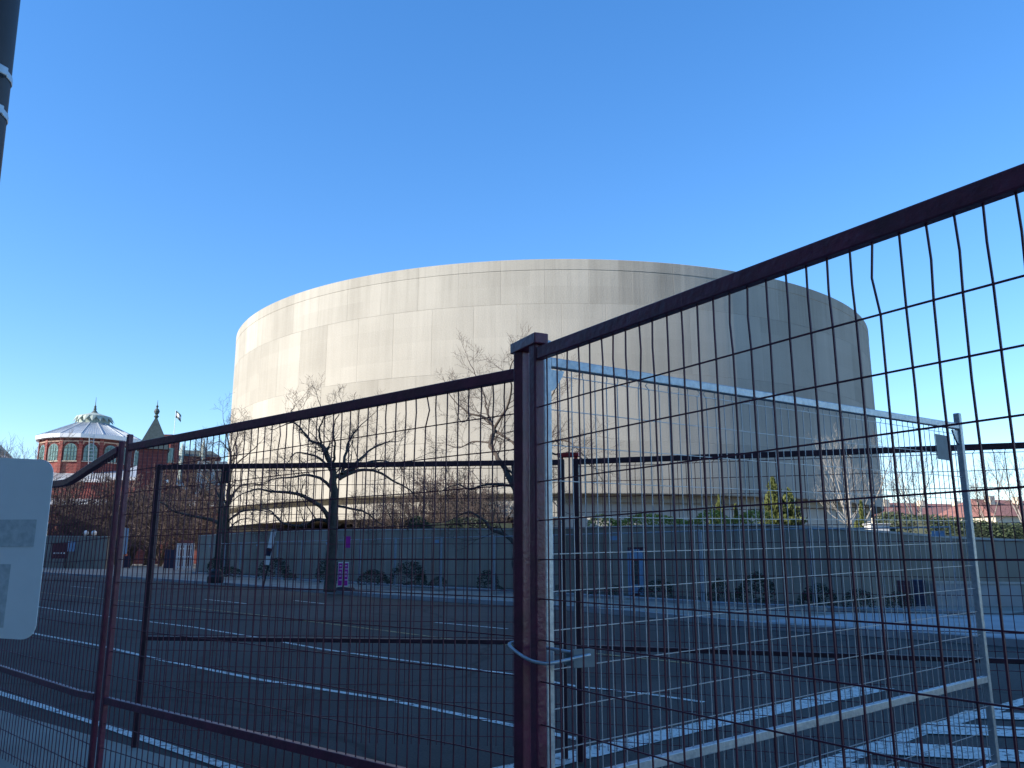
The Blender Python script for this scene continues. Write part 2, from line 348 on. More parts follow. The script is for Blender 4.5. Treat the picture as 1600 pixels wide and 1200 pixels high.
# planting strip (bed) and its low kerb
bed_px = [(300, 896), (430, 905), (620, 917), (800, 926.5), (1000, 938.5), (1150, 948), (1340, 956)]
bed = [G(*p, .13) for p in bed_px]
b2 = off(bed, .25)
tag(strip_sheet('bed_kerb', bed, b2, .24, M['kerb'], .13), kind='structure')
wall_px = [(306, 893, 838), (400, 900, 832), (520, 907.5, 829), (700, 916, 828), (800, 921, 827.5), (920, 926, 826), (1000, 930, 823.5), (1120, 937, 822), (1200, 941, 822), (1270, 944, 825), (1340, 946.5, 829), (1430, 946.5, 836), (1500, 946, 841.5), (1600, 947, 846), (1720, 949, 851)]
WB = [G(x, y, .13) for x, y, t in wall_px]
WT = [at(x, t, w.y).z for (x, y, t), w in zip(wall_px, WB)]
wi = [WB[0], WB[1], WB[2], WB[3], WB[4], WB[6], WB[8], WB[10]]
bedf = b2[:3]+[b2[3]]+b2[3:]
b = MB()
for i in range(len(b2)-1):
    def nearest(p):
        return min(WB[:12], key=lambda q: (q-p).length)
    b.poly([gp(b2[i].x, b2[i].y, .2), gp(b2[i+1].x, b2[i+1].y, .2), gp(*(nearest(b2[i+1]).xy), .2), gp(*(nearest(b2[i]).xy), .2)])
tag(b.build('planting_bed', M['soil']), kind='structure')
b = MB(); q = [G(1330, 958, .13), G(1600, 962, .13), G(1760, 968, .13)]+[k2[10]*.6+k2[9]*.4, k2[9], k2[8], k2[7]*.9+k2[6]*.1]
b.poly([gp(p.x, p.y, .134) for p in q]); tag(b.build('ramp_pavement', M['pave_light']), kind='structure')
# near pavement (bottom left)
na = [G(-300, 1020), G(0, 1110), G(165, 1156), G(330, 1201), G(560, 1262)]
b = MB(); nb = [gp(p.x, p.y, .0) for p in na]
b.poly([gp(p.x, p.y, .004) for p in na]+[gp(6, 3.0, .004), gp(12, -12, .004), gp(-40, -12, .004), gp(-30, 22, .004)])
tag(b.build('near_pavement', M['pave']), kind='structure')

# road markings: one object per painted colour/line
def line(name, px, w, m, dz=-.006):
    pts = [G(*p) for p in px]; A = off(pts, w/2); B_ = off(pts, -w/2); bb = MB()
    for i in range(len(pts)-1):
        bb.poly([gp(A[i].x, A[i].y, dz), gp(B_[i].x, B_[i].y, dz), gp(B_[i+1].x, B_[i+1].y, dz), gp(A[i+1].x, A[i+1].y, dz)])
    return tag(bb.build(name, m), kind='structure')
line('lane_line', [(-60, 1061), (0, 1082), (150, 1128), (340, 1191), (420, 1216)], .11, M['paint_white'])
line('lane_line', [(-40, 970), (62, 991), (160, 1009), (250, 1030), (400, 1060), (600, 1091), (840, 1140), (905, 1154)], .10, M['paint_white'])
line('lane_line', [(-40, 935), (70, 949), (160, 962), (300, 979), (400, 995), (500, 1013), (600, 1027), (790, 1051), (905, 1072), (1010, 1083), (1100, 1096)], .09, M['paint_white'])
line('centre_line', [(-20, 917), (70, 926), (150, 934), (400, 960), (530, 976), (595, 984), (720, 1000), (870, 1014), (1080, 1036)], .10, M['paint_yellow'])
for px in ([(112, 916), (149, 919)], [(320, 936), (386, 943)], [(460, 938), (508, 943)], [(680, 972), (793, 982)], [(-40, 905), (30, 909)]):
    line('lane_dash', px, .10, M['paint_white'])
def paint(name, px, dz=-.006):
    bb = MB(); bb.poly([gp(*(G(*p).xy), dz) for p in px]); return tag(bb.build(name, M['paint_white']), kind='structure')
paint('crosswalk_bar', [(700, 1214), (1000, 1147), (1200, 1103), (1345, 1070), (1398, 1075), (1100, 1140), (900, 1189), (800, 1216)])
paint('crosswalk_bar', [(1170, 1222), (1250, 1196), (1420, 1140), (1500, 1117), (1600, 1089), (1680, 1070), (1700, 1080), (1600, 1100), (1460, 1142), (1350, 1182), (1250, 1222)])
paint('crosswalk_bar', [(1508, 1110), (1600, 1114), (1760, 1118), (1760, 1128), (1600, 1124), (1480, 1121)], -.002)
paint('crosswalk_bar', [(1450, 1128), (1600, 1136), (1760, 1146), (1760, 1162), (1600, 1151), (1405, 1144)], -.002)
paint('crosswalk_bar', [(1380, 1157), (1600, 1172), (1760, 1184), (1760, 1206), (1600, 1190), (1310, 1174)], -.002)
paint('crosswalk_bar', [(1280, 1188), (1600, 1212), (1760, 1226), (1760, 1256), (1500, 1230), (1220, 1206)], -.002)

# ------------------------------------------------------------------ fences
def wire_grid(mb, P, zs, wids, L, dia, bend=None, hz=None, seed=1, top=2.40, bot=.12):
    """P(s, z) -> world; verticals at every wids, horizontals at zs"""
    rnd = random.Random(seed); n = int((L-.06)/wids); s0 = (L-(n-1)*wids)/2
    r = dia/2
    for i in range(n):
        s = s0+i*wids; pts = []
        kink = rnd.random() < .2; ka = rnd.choice((-1, 1))*rnd.uniform(.012, .026) if kink else rnd.uniform(-.007, .007)
        ph = rnd.uniform(-.002, .002)
        zt = top(s) if callable(top) else top
        for z, o in ((bot, 0), (.9, ph), (1.6, -ph), (2.0, ph), (zs[0], 0), ((zs[0]+zt)/2, ka), (zt, ka*.2)):
            if z > zt+1e-4: continue
            pts.append(P(s+o, z, r+rnd.uniform(-.001, .001)))
        mb.tube(pts, r, 4)
    for z in zs:
        pts = [P(s, z+rnd.uniform(-.002, .002), -r) for s in [L*k/10 for k in range(11)]]
        mb.tube(pts, r, 4)
def panel(name, A, Bp, label, cat, mframe, mwire, zg, ztop=2.445, post=.052, rails=((2.42, .05),), hz=None, wids=.07, dia=.0055,
          posts=(True, True), ptop=2.52, seed=1, tilt=0., gusset=False, group=None, pz0=0.0, endpost=None):
    A = Vector((*A, 0)); Bp = Vector((*Bp, 0)); d = Bp-A; L = d.length; d.normalize(); nrm = Vector((-d.y, d.x, 0)); rz = math.atan2(d.y, d.x)
    root = empty(name, (A.x, A.y, zg), rz, label, cat, group)
    # local frame: x along panel, y normal, z up from zg
    P = lambda s, z, n=0.: Vector((s, n, z-zg+tilt*s/L))
    for k, pp in enumerate(posts):
        if not pp: continue
        s = 0 if k == 0 else L
        mb = MB(); pw = post if not (k and endpost) else endpost; mb.tube([(s, 0, pz0), (s, 0, ptop-zg+(tilt if k else 0))], 0, wh=(pw, pw), up=(1, 0, 0))
        mb.build('post', mframe, root, bevel=.006)
    for z, h in rails:
        mb = MB(); mb.tube([P(post/2, z), P(L-post/2, z)], 0, wh=(.036, h), up=(0, 0, 1)); mb.build('rail', mframe, root, bevel=.004)
    mb = MB(); wire_grid(mb, P, hz, wids, L, dia, seed=seed, top=ztop-.04); mb.build('wire_mesh', mwire, root)
    if gusset:
        for s, sg in ((post/2, 1), (L-post/2, -1)):
            mb = MB(); z0 = ztop-.05; t = .006
            a = [P(s, z0, -t), P(s+sg*.085, z0, -t), P(s+sg*.07, z0-.03, -t), P(s+sg*.03, z0-.085, -t), P(s, z0-.1, -t)]
            c = [Vector((p.x, t, p.z)) for p in a]; mb.quadprism(a, c); mb.build('corner_gusset', mframe, root)
    return root, L
HZ = [2.2-.15*k for k in range(14)]
PA = (.100, 3.31); PB = (.040, 3.43)
p1, _ = panel('wire_fence', PA, (1.86, .53), 'nearest maroon wire fence panel, right of the middle post pair', 'fence panel', M['maroon'], M['wire_maroon'], gz(*PA), hz=HZ, rails=((2.42, .052), (.66, .04), (.13, .04)), seed=3, ptop=2.468, post=.047, dia=.0064, group='maroon wire fence panels')
p2, _ = panel('wire_fence', PB, (-2.685, 5.80), 'maroon wire fence panel between the left and the middle post pairs', 'fence panel', M['maroon'], M['wire_maroon'], gz(*PB), hz=HZ, ztop=2.39, rails=((2.367, .05), (.692, .045), (.13, .04)), seed=5, endpost=.036, ptop=2.46, post=.05, dia=.0064, group='maroon wire fence panels')
# sagging panel on the far left
A3 = Vector((-2.765, 5.86, 0)); d3 = Vector((-.72, .69, 0)).normalized()
root3 = empty('wire_fence', (A3.x, A3.y, gz(A3.x, A3.y)), math.atan2(d3.y, d3.x), 'damaged maroon wire fence panel behind the white sign, its top rail bent and sagging', 'fence panel', 'maroon wire fence panels')
zg3 = gz(A3.x, A3.y)
mb = MB(); mb.tube([(0, 0, 0), (0, 0, 2.42-zg3)], 0, wh=(.036, .036), up=(1, 0, 0)); mb.build('post', M['maroon'], root3, bevel=.006)
mb = MB(); mb.tube([(3.6, 0, 0), (3.6, 0, 2.35-zg3)], 0, wh=(.052, .052), up=(1, 0, 0)); mb.build('post', M['maroon'], root3, bevel=.006)
def sag(s):
    pts = [(0, 2.365), (.5, 2.28), (.9, 2.205), (1.03, 2.19), (1.6, 2.2), (3.6, 2.3)]
    for (a, za), (b_, zb) in zip(pts, pts[1:]):
        if s <= b_: return za+(zb-za)*(s-a)/(b_-a)
    return pts[-1][1]
mb = MB(); mb.tube([(s, 0, sag(s)-zg3) for s in (.026, .5, .9, 1.02, 1.15, 1.6, 2.5, 3.57)], 0, wh=(.05, .05), up=(0, 0, 1)); mb.build('rail', M['maroon'], root3, bevel=.004)
mb = MB(); mb.tube([(.026, 0, .70-zg3), (.35, 0, .69-zg3), (3.57, 0, .72-zg3)], 0, wh=(.036, .045), up=(0, 0, 1)); mb.build('rail', M['maroon'], root3, bevel=.004)
mb = MB()
def P3(s, z, n=0.):
    k = max(0, min(1, (z-1.25)/1.0)); return Vector((s-.13*k*min(1, s/.5)*(1 if s < 2 else max(0, 1-(s-2)/1.4)), n+.02*math.sin(s*5+z*3)*k, z-zg3))
rnd = random.Random(9)
for i in range(49):
    s = .1+i*.07; zt = sag(s)-.02
    mb.tube([P3(s+rnd.uniform(-.003, .003), z, .003) for z in (.02, .7, 1.2, 1.5, 1.8, 2.05)]+[P3(s, zt, .003)], .0036, 4)
for k in range(14):
    z = 2.05-.15*k
    mb.tube([P3(s/2., z-.05*max(0, min(1, (z-1.2)))*min(1, s/2.)+rnd.uniform(-.004, .004), -.003) for s in range(0, 8)], .0036, 4)
mb.build('wire_mesh', M['wire_maroon'], root3)
# cap over the middle post pair, one over the far left pair
def cap(a, b_, z, m, label, rz_h=.045, ext=.045):
    a = Vector((*a, z)); b_ = Vector((*b_, z)); d = (b_-a).normalized()
    root = empty('fence_coupler', a, 0, label, 'fence coupler')
    mb = MB(); mb.tube([a-d*ext-a, b_+d*ext-a], 0, wh=(.064, rz_h), up=(0, 0, 1)); mb.build('coupler_channel', m, root, bevel=.004)
    for q in (a-a, b_-a):
        mb = MB(); mb.tube([q+Vector((0, 0, -rz_h/2-.03)), q+Vector((0, 0, -rz_h/2+.0))], 0, wh=(.03, .03), up=(1, 0, 0)); mb.build('coupler_pin', m, root)
cap(PA, PB, 2.48, M['maroon'], 'square maroon cap bar joining the tops of the middle pair of fence posts')
# bent-wire latch round the middle posts
mb = MB(); zl = 1.225
loop = []
def LP(x, y, z): return Vector((x, y, z))
ax = Vector((PB[0]-PA[0], PB[1]-PA[1], 0)).normalized(); nx = Vector((-ax.y, ax.x, 0))   # from near to far post; nx points left
if nx.x > 0: nx = -nx
a0 = Vector((*PA, 0)); b0 = Vector((*PB, 0))
pts = [a0-ax*.05-nx*.20+Vector((0, 0, zl+.015)), a0-ax*.055-nx*.04+Vector((0, 0, zl-.005)), a0-ax*.05+nx*.012+Vector((0, 0, zl-.005)), a0+nx*.035+ax*.03+Vector((0, 0, zl+.005)), b0+nx*.04+Vector((0, 0, zl+.03)), b0+nx*.035+ax*.045+Vector((0, 0, zl+.045)),
       b0+ax*.055+Vector((0, 0, zl+.05)), b0-nx*.04+ax*.045+Vector((0, 0, zl+.045)), a0-nx*.1+ax*.03+Vector((0, 0, zl+.03)), a0-nx*.24-ax*.01+Vector((0, 0, zl+.005))]
def smooth(P, n=5):
    out = []
    for i in range(len(P)-1):
        p0, p1_, p2_, p3_ = P[max(i-1, 0)], P[i], P[i+1], P[min(i+2, len(P)-1)]
        for k in range(n):
            t = k/n; out.append(.5*((2*p1_)+(p2_-p0)*t+(2*p0-5*p1_+4*p2_-p3_)*t*t+(3*p1_-p0-3*p2_+p3_)*t**3))
    return out+[P[-1]]
o0 = pts[0].copy()
lr = empty('post_clamp', o0, 0, 'galvanised bent-rod clamp hooked around the middle pair of fence posts', 'clamp')
mb.tube([p-o0 for p in smooth(pts, 5)], .0065, 8); mb.build('clamp_rod', M['galv'], lr, smooth=True)
mb = MB(); c = a0-nx*.19-ax*.02+Vector((0, 0, zl+.0))-o0
mb.box(c, (.10, .007, .07), math.atan2(-nx.y, -nx.x)); mb.box(c-nx*.0+ax*.045, (.13, .007, .055), math.atan2(-nx.y, -nx.x)+.1); mb.box(c-nx*.05+ax*.02, (.006, .05, .06), math.atan2(-nx.y, -nx.x)); mb.build('clamp_plate', M['grey_plate'], lr, bevel=.003)
# second row
HZ2 = [2.37-.128*k for k in range(18)]
f5a, _ = panel('wire_fence', (-3.19, 7.52), (.425, 7.13), 'dark maroon fence panel of the second row, left of the red cap', 'fence panel', M['dark_frame'], M['wire_maroon'], gz(-3.2, 7.5), hz=HZ2, rails=((2.415, .045), (.93, .035)), seed=11, post=.05, dia=.0068, ptop=2.44, group='maroon wire fence panels')
f5b, _ = panel('wire_fence', (.545, 7.09), (4.1, 5.93), 'dark maroon fence panel of the second row, right of the red cap', 'fence panel', M['dark_frame'], M['wire_maroon'], gz(.5, 7.1), hz=HZ2, rails=((2.415, .045), (.90, .035)), seed=12, post=.054, dia=.0068, ptop=2.44, group='maroon wire fence panels')
cap((.425, 7.13), (.545, 7.09), 2.475, M['red_cap'], 'bright red cap over the post pair of the second fence row', .036, .03)
# galvanised panel
gA = (.140, 3.46); gB = (3.146, 5.8)
f4, L4 = panel('wire_fence', gA, gB, 'galvanised pale grey wire fence panel running back to the right behind the nearest maroon one', 'fence panel', M['galv'], M['galv_wire'], gz(*gA), hz=[2.37, 2.22]+[2.07-.15*k for k in range(13)], rails=((2.425, .042), (.735, .042), (.2, .042)), seed=21, post=.042, dia=.005, tilt=.09, gusset=True, ptop=2.52)
# thin metal plate hung on it
root = f4; mb = MB(); s = L4-.29
mb.box((s, -.012, 2.25+.08), (.185, .003, .17)); pl = mb.build('plate', M['grey_plate'], None)
pl.name = 'metal_plate'; pl.matrix_world = Matrix.Translation((gA[0], gA[1], gz(*gA))) @ Matrix.Rotation(math.atan2(gB[1]-gA[1], gB[0]-gA[0]), 4, 'Z')
tag(pl, 'small blank square metal plate hung near the top of the galvanised panel', 'plate')

# ------------------------------------------------------------------ road sign seen from behind and its pole (left edge)
def rrect(w, h, r, n=6):
    out = []
    for cx, cy, a in ((w/2-r, h/2-r, 0), (-w/2+r, h/2-r, 90), (-w/2+r, -h/2+r, 180), (w/2-r, -h/2+r, 270)):
        for k in range(n+1):
            an = R(a+90*k/n); out.append((cx+r*math.cos(an), cy+r*math.sin(an)))
    return out
pc = Vector((-1.56, 2.20, 0))
root = empty('utility_pole', (pc.x+.071, pc.y, 0), 0, 'dark blue-black street pole at the left edge, wrapped with steel bands', 'pole')
root.rotation_euler = (0, -.022, 0)
mb = MB(); mb.lathe([(.075, -.05), (.075, 7.)], 20); sh = mb.build('shaft', M['pole_dark'], root); sh.data.polygons.foreach_set('use_smooth', [len(p.vertices) == 4 for p in sh.data.polygons])
for py in (86, 147):
    z = zat(py, 2.1)+.0
    mb = MB(); mb.lathe([(.0775, -.011), (.0785, -.009), (.0785, .009), (.0775, .011)], 20, (0, 0, z)); mb.build('band', M['steel_band'], root)
    mb = MB(); mb.box((.074, -.03, z-.005), (.026, .03, .028), -.4); mb.build('buckle', M['steel_band'], root, bevel=.003)
mb = MB(); z = zat(32, 2.1)
for dx, dz, w in ((.045, .0, .02), (.056, -.012, .016), (.05, -.028, .014)): mb.box((dx, -math.sqrt(.0785**2-dx*dx), z+dz), (w, .004, .018), math.asin(dx/.0785))
mb.build('tape_scrap', M['sign_back'], root)
sc = Vector((-1.380, 2.1, 0)); zt, zb = 1.852, 1.425
w_, h_ = .46, .435
root = empty('road_sign', (sc.x, sc.y, (zt+zb)/2), R(-3), 'back of a blank pale metal road sign with rounded corners at the left edge', 'road sign')
mb = MB(); rr = rrect(w_, h_, .035); tl = R(1.5)
def SP_(x, z, y): return Vector((x, y, z-.012*x/.23*1.0))
mb.quadprism([SP_(x, z, -.0012) for x, z in rr], [SP_(x, z, .0012) for x, z in rr]); mb.build('sign_plate', M['sign_back'], root)
mb = MB(); mb.box((.075, -.0022, .025), (.255, .0006, .066)); mb.build('glue_patch', M['adhesive'], root)
mb = MB(); mb.box((-.03, -.0022, -.125), (.36, .0006, .15)); mb.build('glue_patch', M['adhesive'], root)
mb = MB(); mb.box((.095, -.0022, .09+.015), (.006, .002, .003), .3); mb.build('scratch_mark', M['black'], root)
for z in (.1, -.1): mb = MB(); mb.box((-.14, .025, z), (.05, .046, .03)); mb.build('bracket', M['steel_band'], root)

# ------------------------------------------------------------------ the round museum building
CX, CY, RR = 4.2, 96.3, 35.2
bz0 = 6.3; ztop = 24.4
root = empty('round_building', (CX, CY, 0), 0, 'huge windowless drum of pale concrete raised above the walled garden', 'building')
mb = MB(); mb.lathe([(RR-.05, bz0), (RR-.02, bz0+.06), (RR-.02, ztop-.95), (RR-.03, ztop-.925), (RR-.03, ztop-.915), (RR+.0, ztop-.86), (RR+.0, ztop-.03), (RR-.05, ztop), (RR-2., ztop), (RR-2., ztop-2), (RR-17, ztop-2), (RR-17, bz0), (RR-.05, bz0)], 256, close=False)
o = mb.build('drum', M['drum'], root)
mb = MB(); mb.lathe([(RR-1.0, 5.75), (RR-1.0, bz0+.0)], 192, close=False); mb.build('recess_band', M['drum'], root, smooth=True)
angc = math.atan2(-CY, -CX)            # direction from the axis toward the camera
# lower ring on the left, solid pier face on the right (seen from the street)
mb = MB(); mb.lathe([(RR-12., 4.62), (RR-.08, 4.62), (RR-.05, 5.78), (RR-6, 5.78)], 96, a0=angc+R(3)-R(110), a1=angc+R(3)-R(2), close=False)
o = mb.build('lower_ring', M['drum'], root)
mb = MB(); mb.lathe([(RR-6, 0), (RR-1.3, 0), (RR-1.3, 5.78), (RR-6, 5.78)], 96, a0=angc+R(.5), a1=angc+R(75), close=False)
for an in (angc+R(.5), angc+R(75)):
    c_, s_ = math.cos(an), math.sin(an); mb.poly([(c_*(RR-6), s_*(RR-6), 0), (c_*(RR-1.3), s_*(RR-1.3), 0), (c_*(RR-1.3), s_*(RR-1.3), 5.78), (c_*(RR-6), s_*(RR-6), 5.78)])
mb.build('pier', M['plain_conc'], root)
for k in range(3):
    mb = MB(); a = angc+R(-62-25*k); mb.box((math.cos(a)*28, math.sin(a)*28, 2.6), (5, 3, 5.2), a); mb.build('pier', M['plain_conc'], root)
mb = MB(); mb.lathe([(RR-12.5, 0), (RR-12.5, 4.9)], 96, a0=angc-R(110), a1=angc+R(5), close=False); mb.build('lobby_glass', M['glass'], root, smooth=True)
for k in range(20):
    mb = MB(); a = angc-R(1+4.4*k); mb.box((math.cos(a)*(RR-12.4), math.sin(a)*(RR-12.4), 2.3), (.12, .16, 4.6), a); mb.build('mullion', M['white'], root)
q = at(497, 825, 78); mb = MB(); mb.box((q.x-CX, q.y-CY, 2.35), (2.1, 3, 4.0), 0); mb.build('lobby_wall', M['cream'], root)

# ------------------------------------------------------------------ garden wall (front, following the pavement) and others
def wall_mesh(Bs, Ts, th, name, m, label, cat='wall', coping=True):
    root = empty(name, Bs[0], 0, label, cat)
    In = off(Bs, th); o0 = Bs[0]; mb = MB()
    for i in range(len(Bs)-1):
        a, b_, c, d = Bs[i], Bs[i+1], In[i+1], In[i]; g = [gz(*p.xy)-.1 for p in (a, b_, c, d)]; t = [Ts[i], Ts[i+1], Ts[i+1], Ts[i]]
        lo = [Vector((p.x, p.y, z))-o0 for p, z in zip((a, b_, c, d), g)]; hi = [Vector((p.x, p.y, z))-o0 for p, z in zip((a, b_, c, d), t)]
        b0_ = len(mb.v); mb.v += [tuple(v) for v in lo+hi]
        mb.f += [(b0_, b0_+1, b0_+5, b0_+4), (b0_+2, b0_+3, b0_+7, b0_+6), (b0_+4, b0_+5, b0_+6, b0_+7)]
        if i == 0: mb.f.append((b0_+3, b0_, b0_+4, b0_+7))
        if i == len(Bs)-2: mb.f.append((b0_+1, b0_+2, b0_+6, b0_+5))
    mb.build('wall_body', m, root)
    if coping:
        mb = MB(); Oa = off(Bs, -.03); Ob = off(Bs, th+.03)
        for i in range(len(Bs)-1):
            lo = [Vector((p.x, p.y, z+.003))-o0 for p, z in zip((Oa[i], Oa[i+1], Ob[i+1], Ob[i]), (Ts[i], Ts[i+1], Ts[i+1], Ts[i]))]
            mb.quadprism(lo, [p+Vector((0, 0, .07)) for p in lo])
        mb.build('coping', M['plain_conc'], root)
    # panel joints as shallow ribs
    mb = MB()
    for i in range(len(Bs)-1):
        a, b_ = Bs[i], Bs[i+1]; n = max(1, int((b_-a).length/3.2)); d = (b_-a); d.z = 0; rz = math.atan2(d.y, d.x)
        for k in range(n):
            p = a.lerp(b_, (k+.5)/n); t = Ts[i]+(Ts[i+1]-Ts[i])*(k+.5)/n; g = gz(*p.xy)
            nn = Vector((math.sin(rz), -math.cos(rz), 0)); p = p+nn*.004
            mb.box((p.x-o0.x, p.y-o0.y, (t+g)/2-o0.z), (.035, .01, t-g-.02), rz)
    mb.build('joint_strip', M['foot_block'], root)
    return root
wall_mesh(WB, WT, .4, 'garden_wall', M['wall_conc'], 'long shaded grey concrete garden wall in front of the round building, lower at the right end')
LWp = [(-60, 885, 838), (60, 886.5, 838), (163, 889, 839)]
LB = [G(x, y, .13) for x, y, t in LWp]; LT = [at(x, t, p.y).z for (x, y, t), p in zip(LWp, LB)]
wall_mesh(LB, LT, .4, 'garden_wall', M['wall_conc'], 'short grey concrete wall at the far left, left of the entrance gap')
lw = [(1463, 943, 912), (1600, 943, 913), (1740, 944, 914)]
lb = [G(x, y+4, .13) for x, y, t in lw]; lt = [at(x, t, p.y).z for (x, y, t), p in zip(lw, lb)]
wall_mesh(lb, lt, .35, 'low_wall', M['pave_light'], 'knee-high pale concrete wall at the foot of the garden wall, right side')
q = G(1440, 952, .13)
root = empty('utility_box', q, R(-20), 'dark maroon and navy street box standing in front of the wall at the right', 'street box')
mb = MB(); mb.box((-.42, 0, .45), (.34, .4, .72)); mb.build('box_body', M['maroon_dark'], root, bevel=.02)
mb = MB(); mb.box((-.02, .02, .45), (.34, .4, .76)); mb.build('box_body', M['navy'], root, bevel=.02)
mb = MB(); mb.box((-.22, -.0, .05), (.85, .36, .1)); mb.build('plinth', M['kerb'], root)
q = at(1370, 825, 35.5)
root = empty('stone_block', (q.x, q.y, q.z-.35), R(10), 'small bright white stone block on top of the garden wall', 'stone block'); mb = MB(); mb.box((0, 0, .22), (.85, .5, .5)); mb.build('block', M['white'], root, bevel=.02); mb = MB(); mb.box((0, 0, .5), (.95, .6, .06)); mb.build('block_cap', M['white'], root, bevel=.01)
# terrace behind the wall carries hedge, conifers and birches
b = MB(); T = [WB[0], WB[2], WB[4], WB[6], WB[8], WB[10], WB[12], WB[14]]
TT = [WT[0], WT[2], WT[4], WT[6], WT[8], WT[10], WT[12], WT[14]]
ino = off(T, .38)
for i in range(len(T)-1):
    z0, z1 = TT[i]-.25, TT[i+1]-.25
    a, c = ino[i], ino[i+1]; dv = Vector((.35, .94, 0))
    b.poly([(a.x, a.y, z0), (c.x, c.y, z1), (c.x+dv.x*26, c.y+dv.y*26, z1), (a.x+dv.x*26, a.y+dv.y*26, z0)])
tag(b.build('terrace', M['soil']), kind='structure')

# ------------------------------------------------------------------ distant temporary fence along the planting bed
fp = [(306, 896.5), (430, 905.5), (620, 917.5), (800, 927), (1000, 939), (1150, 948.5), (1340, 956.5), (1500, 961)]
FP = [G(*p, .2) for p in fp]
# resample to 3.4 m panels
cum = [0]
for a, c in zip(FP, FP[1:]): cum.append(cum[-1]+(c-a).length)
def along(s):
    for i in range(len(cum)-1):
        if s <= cum[i+1] or i == len(cum)-2:
            return FP[i].lerp(FP[i+1], (s-cum[i])/(cum[i+1]-cum[i]))
npan = int(cum[-1]/3.45); Lp = 3.4
proto = None
for k in range(npan+1):
    a = along(cum[-1]-k*3.45-.02); c = along(max(0, cum[-1]-(k+1)*3.45+.02)); dv = c-a; rz = math.atan2(dv.y, dv.x)
    if dv.length < 2.5: break
    lab = 'pale galvanised temporary fence panel along the planting bed by the long wall'
    if proto is None:
        root = empty('barrier_fence', a, rz, lab, 'fence panel', 'galvanised fence panels along the planting bed'); parts = []
        for s in (0, Lp-.05):
            mb = MB(); mb.tube([(s, 0, 0), (s, 0, 2.2)], 0, wh=(.04, .04), up=(1, 0, 0)); parts.append(mb.build('post', M['galv_old'], root))
        for z in (2.16, .1):
            mb = MB(); mb.tube([(.02, 0, z), (Lp-.07, 0, z)], .02, 6); parts.append(mb.build('rail', M['galv_old'], root))
        mb = MB()
        for i in range(1, 23): mb.tube([(i*Lp/23, 0, .1), (i*Lp/23, 0, 2.14)], .0012, 3)
        for i in range(1, 9): mb.tube([(.03, 0, i*.23), (Lp-.08, 0, i*.23)], .0012, 3)
        parts.append(mb.build('wire_mesh', M['galv_old'], root))
        mb = MB(); mb.box((.28, -.03, 2.0), (.3, .008, .14)); parts.append(mb.build('name_plate', M['blue_plate'], root))
        mb = MB(); mb.box((-.03, 0, .05), (.55, .22, .1)); parts.append(mb.build('foot_block', M['foot_block'], root))
        proto = (root, parts)
    else:
        r = proto[0].copy(); C.objects.link(r); r.location = a; r.rotation_euler = (0, 0, rz)
        for p in proto[1]:
            if p.name.startswith('name_plate') and k % 3: continue
            c2 = p.copy(); C.objects.link(c2); c2.parent = r
    root = None

# ------------------------------------------------------------------ bare trees
def rand_perp(d, rnd):
    while True:
        v = Vector((rnd.gauss(0, 1), rnd.gauss(0, 1), rnd.gauss(0, 1))); v = v-d*v.dot(d)
        if v.length > .2: return v.normalized()
def branch(mb, p, d, L, r, lev, rnd, up=.12, wig=.22, spread=.75, kids=(5, 5, 4), k3=3, minr=.006):
    n = 5 if lev > 0 else 4; pts = [p.copy()]; rs = [r]; q = p.copy(); dd = d.copy(); step = L/n
    for i in range(n):
        dd = (dd+rand_perp(dd, rnd)*wig*rnd.uniform(.3, 1.)+Vector((0, 0, up*rnd.uniform(.3, 1.3)))).normalized()
        q = q+dd*step; pts.append(q.copy()); rs.append(max(minr*.7, r*(1-.72*(i+1)/n)))
    mb.tube(pts, rs, 3 if lev < 2 else 5, caps=False)
    if lev <= 0: return
    nk = kids[min(lev, len(kids))-1]
    for j in range(nk):
        t = .25+.75*(j+rnd.random())/nk; t = min(t, .98); i = min(n-1, int(t*n)); f = t*n-i
        pp = pts[i].lerp(pts[i+1], f); td = (pts[i+1]-pts[i]).normalized()
        sd = (td*(1-spread*.45)+rand_perp(td, rnd)*spread).normalized()
        branch(mb, pp, sd, L*rnd.uniform(.4, .66)*(1.1-.35*t), max(minr, rs[i]*.55), lev-1, rnd, up, wig, spread, kids, k3, minr)
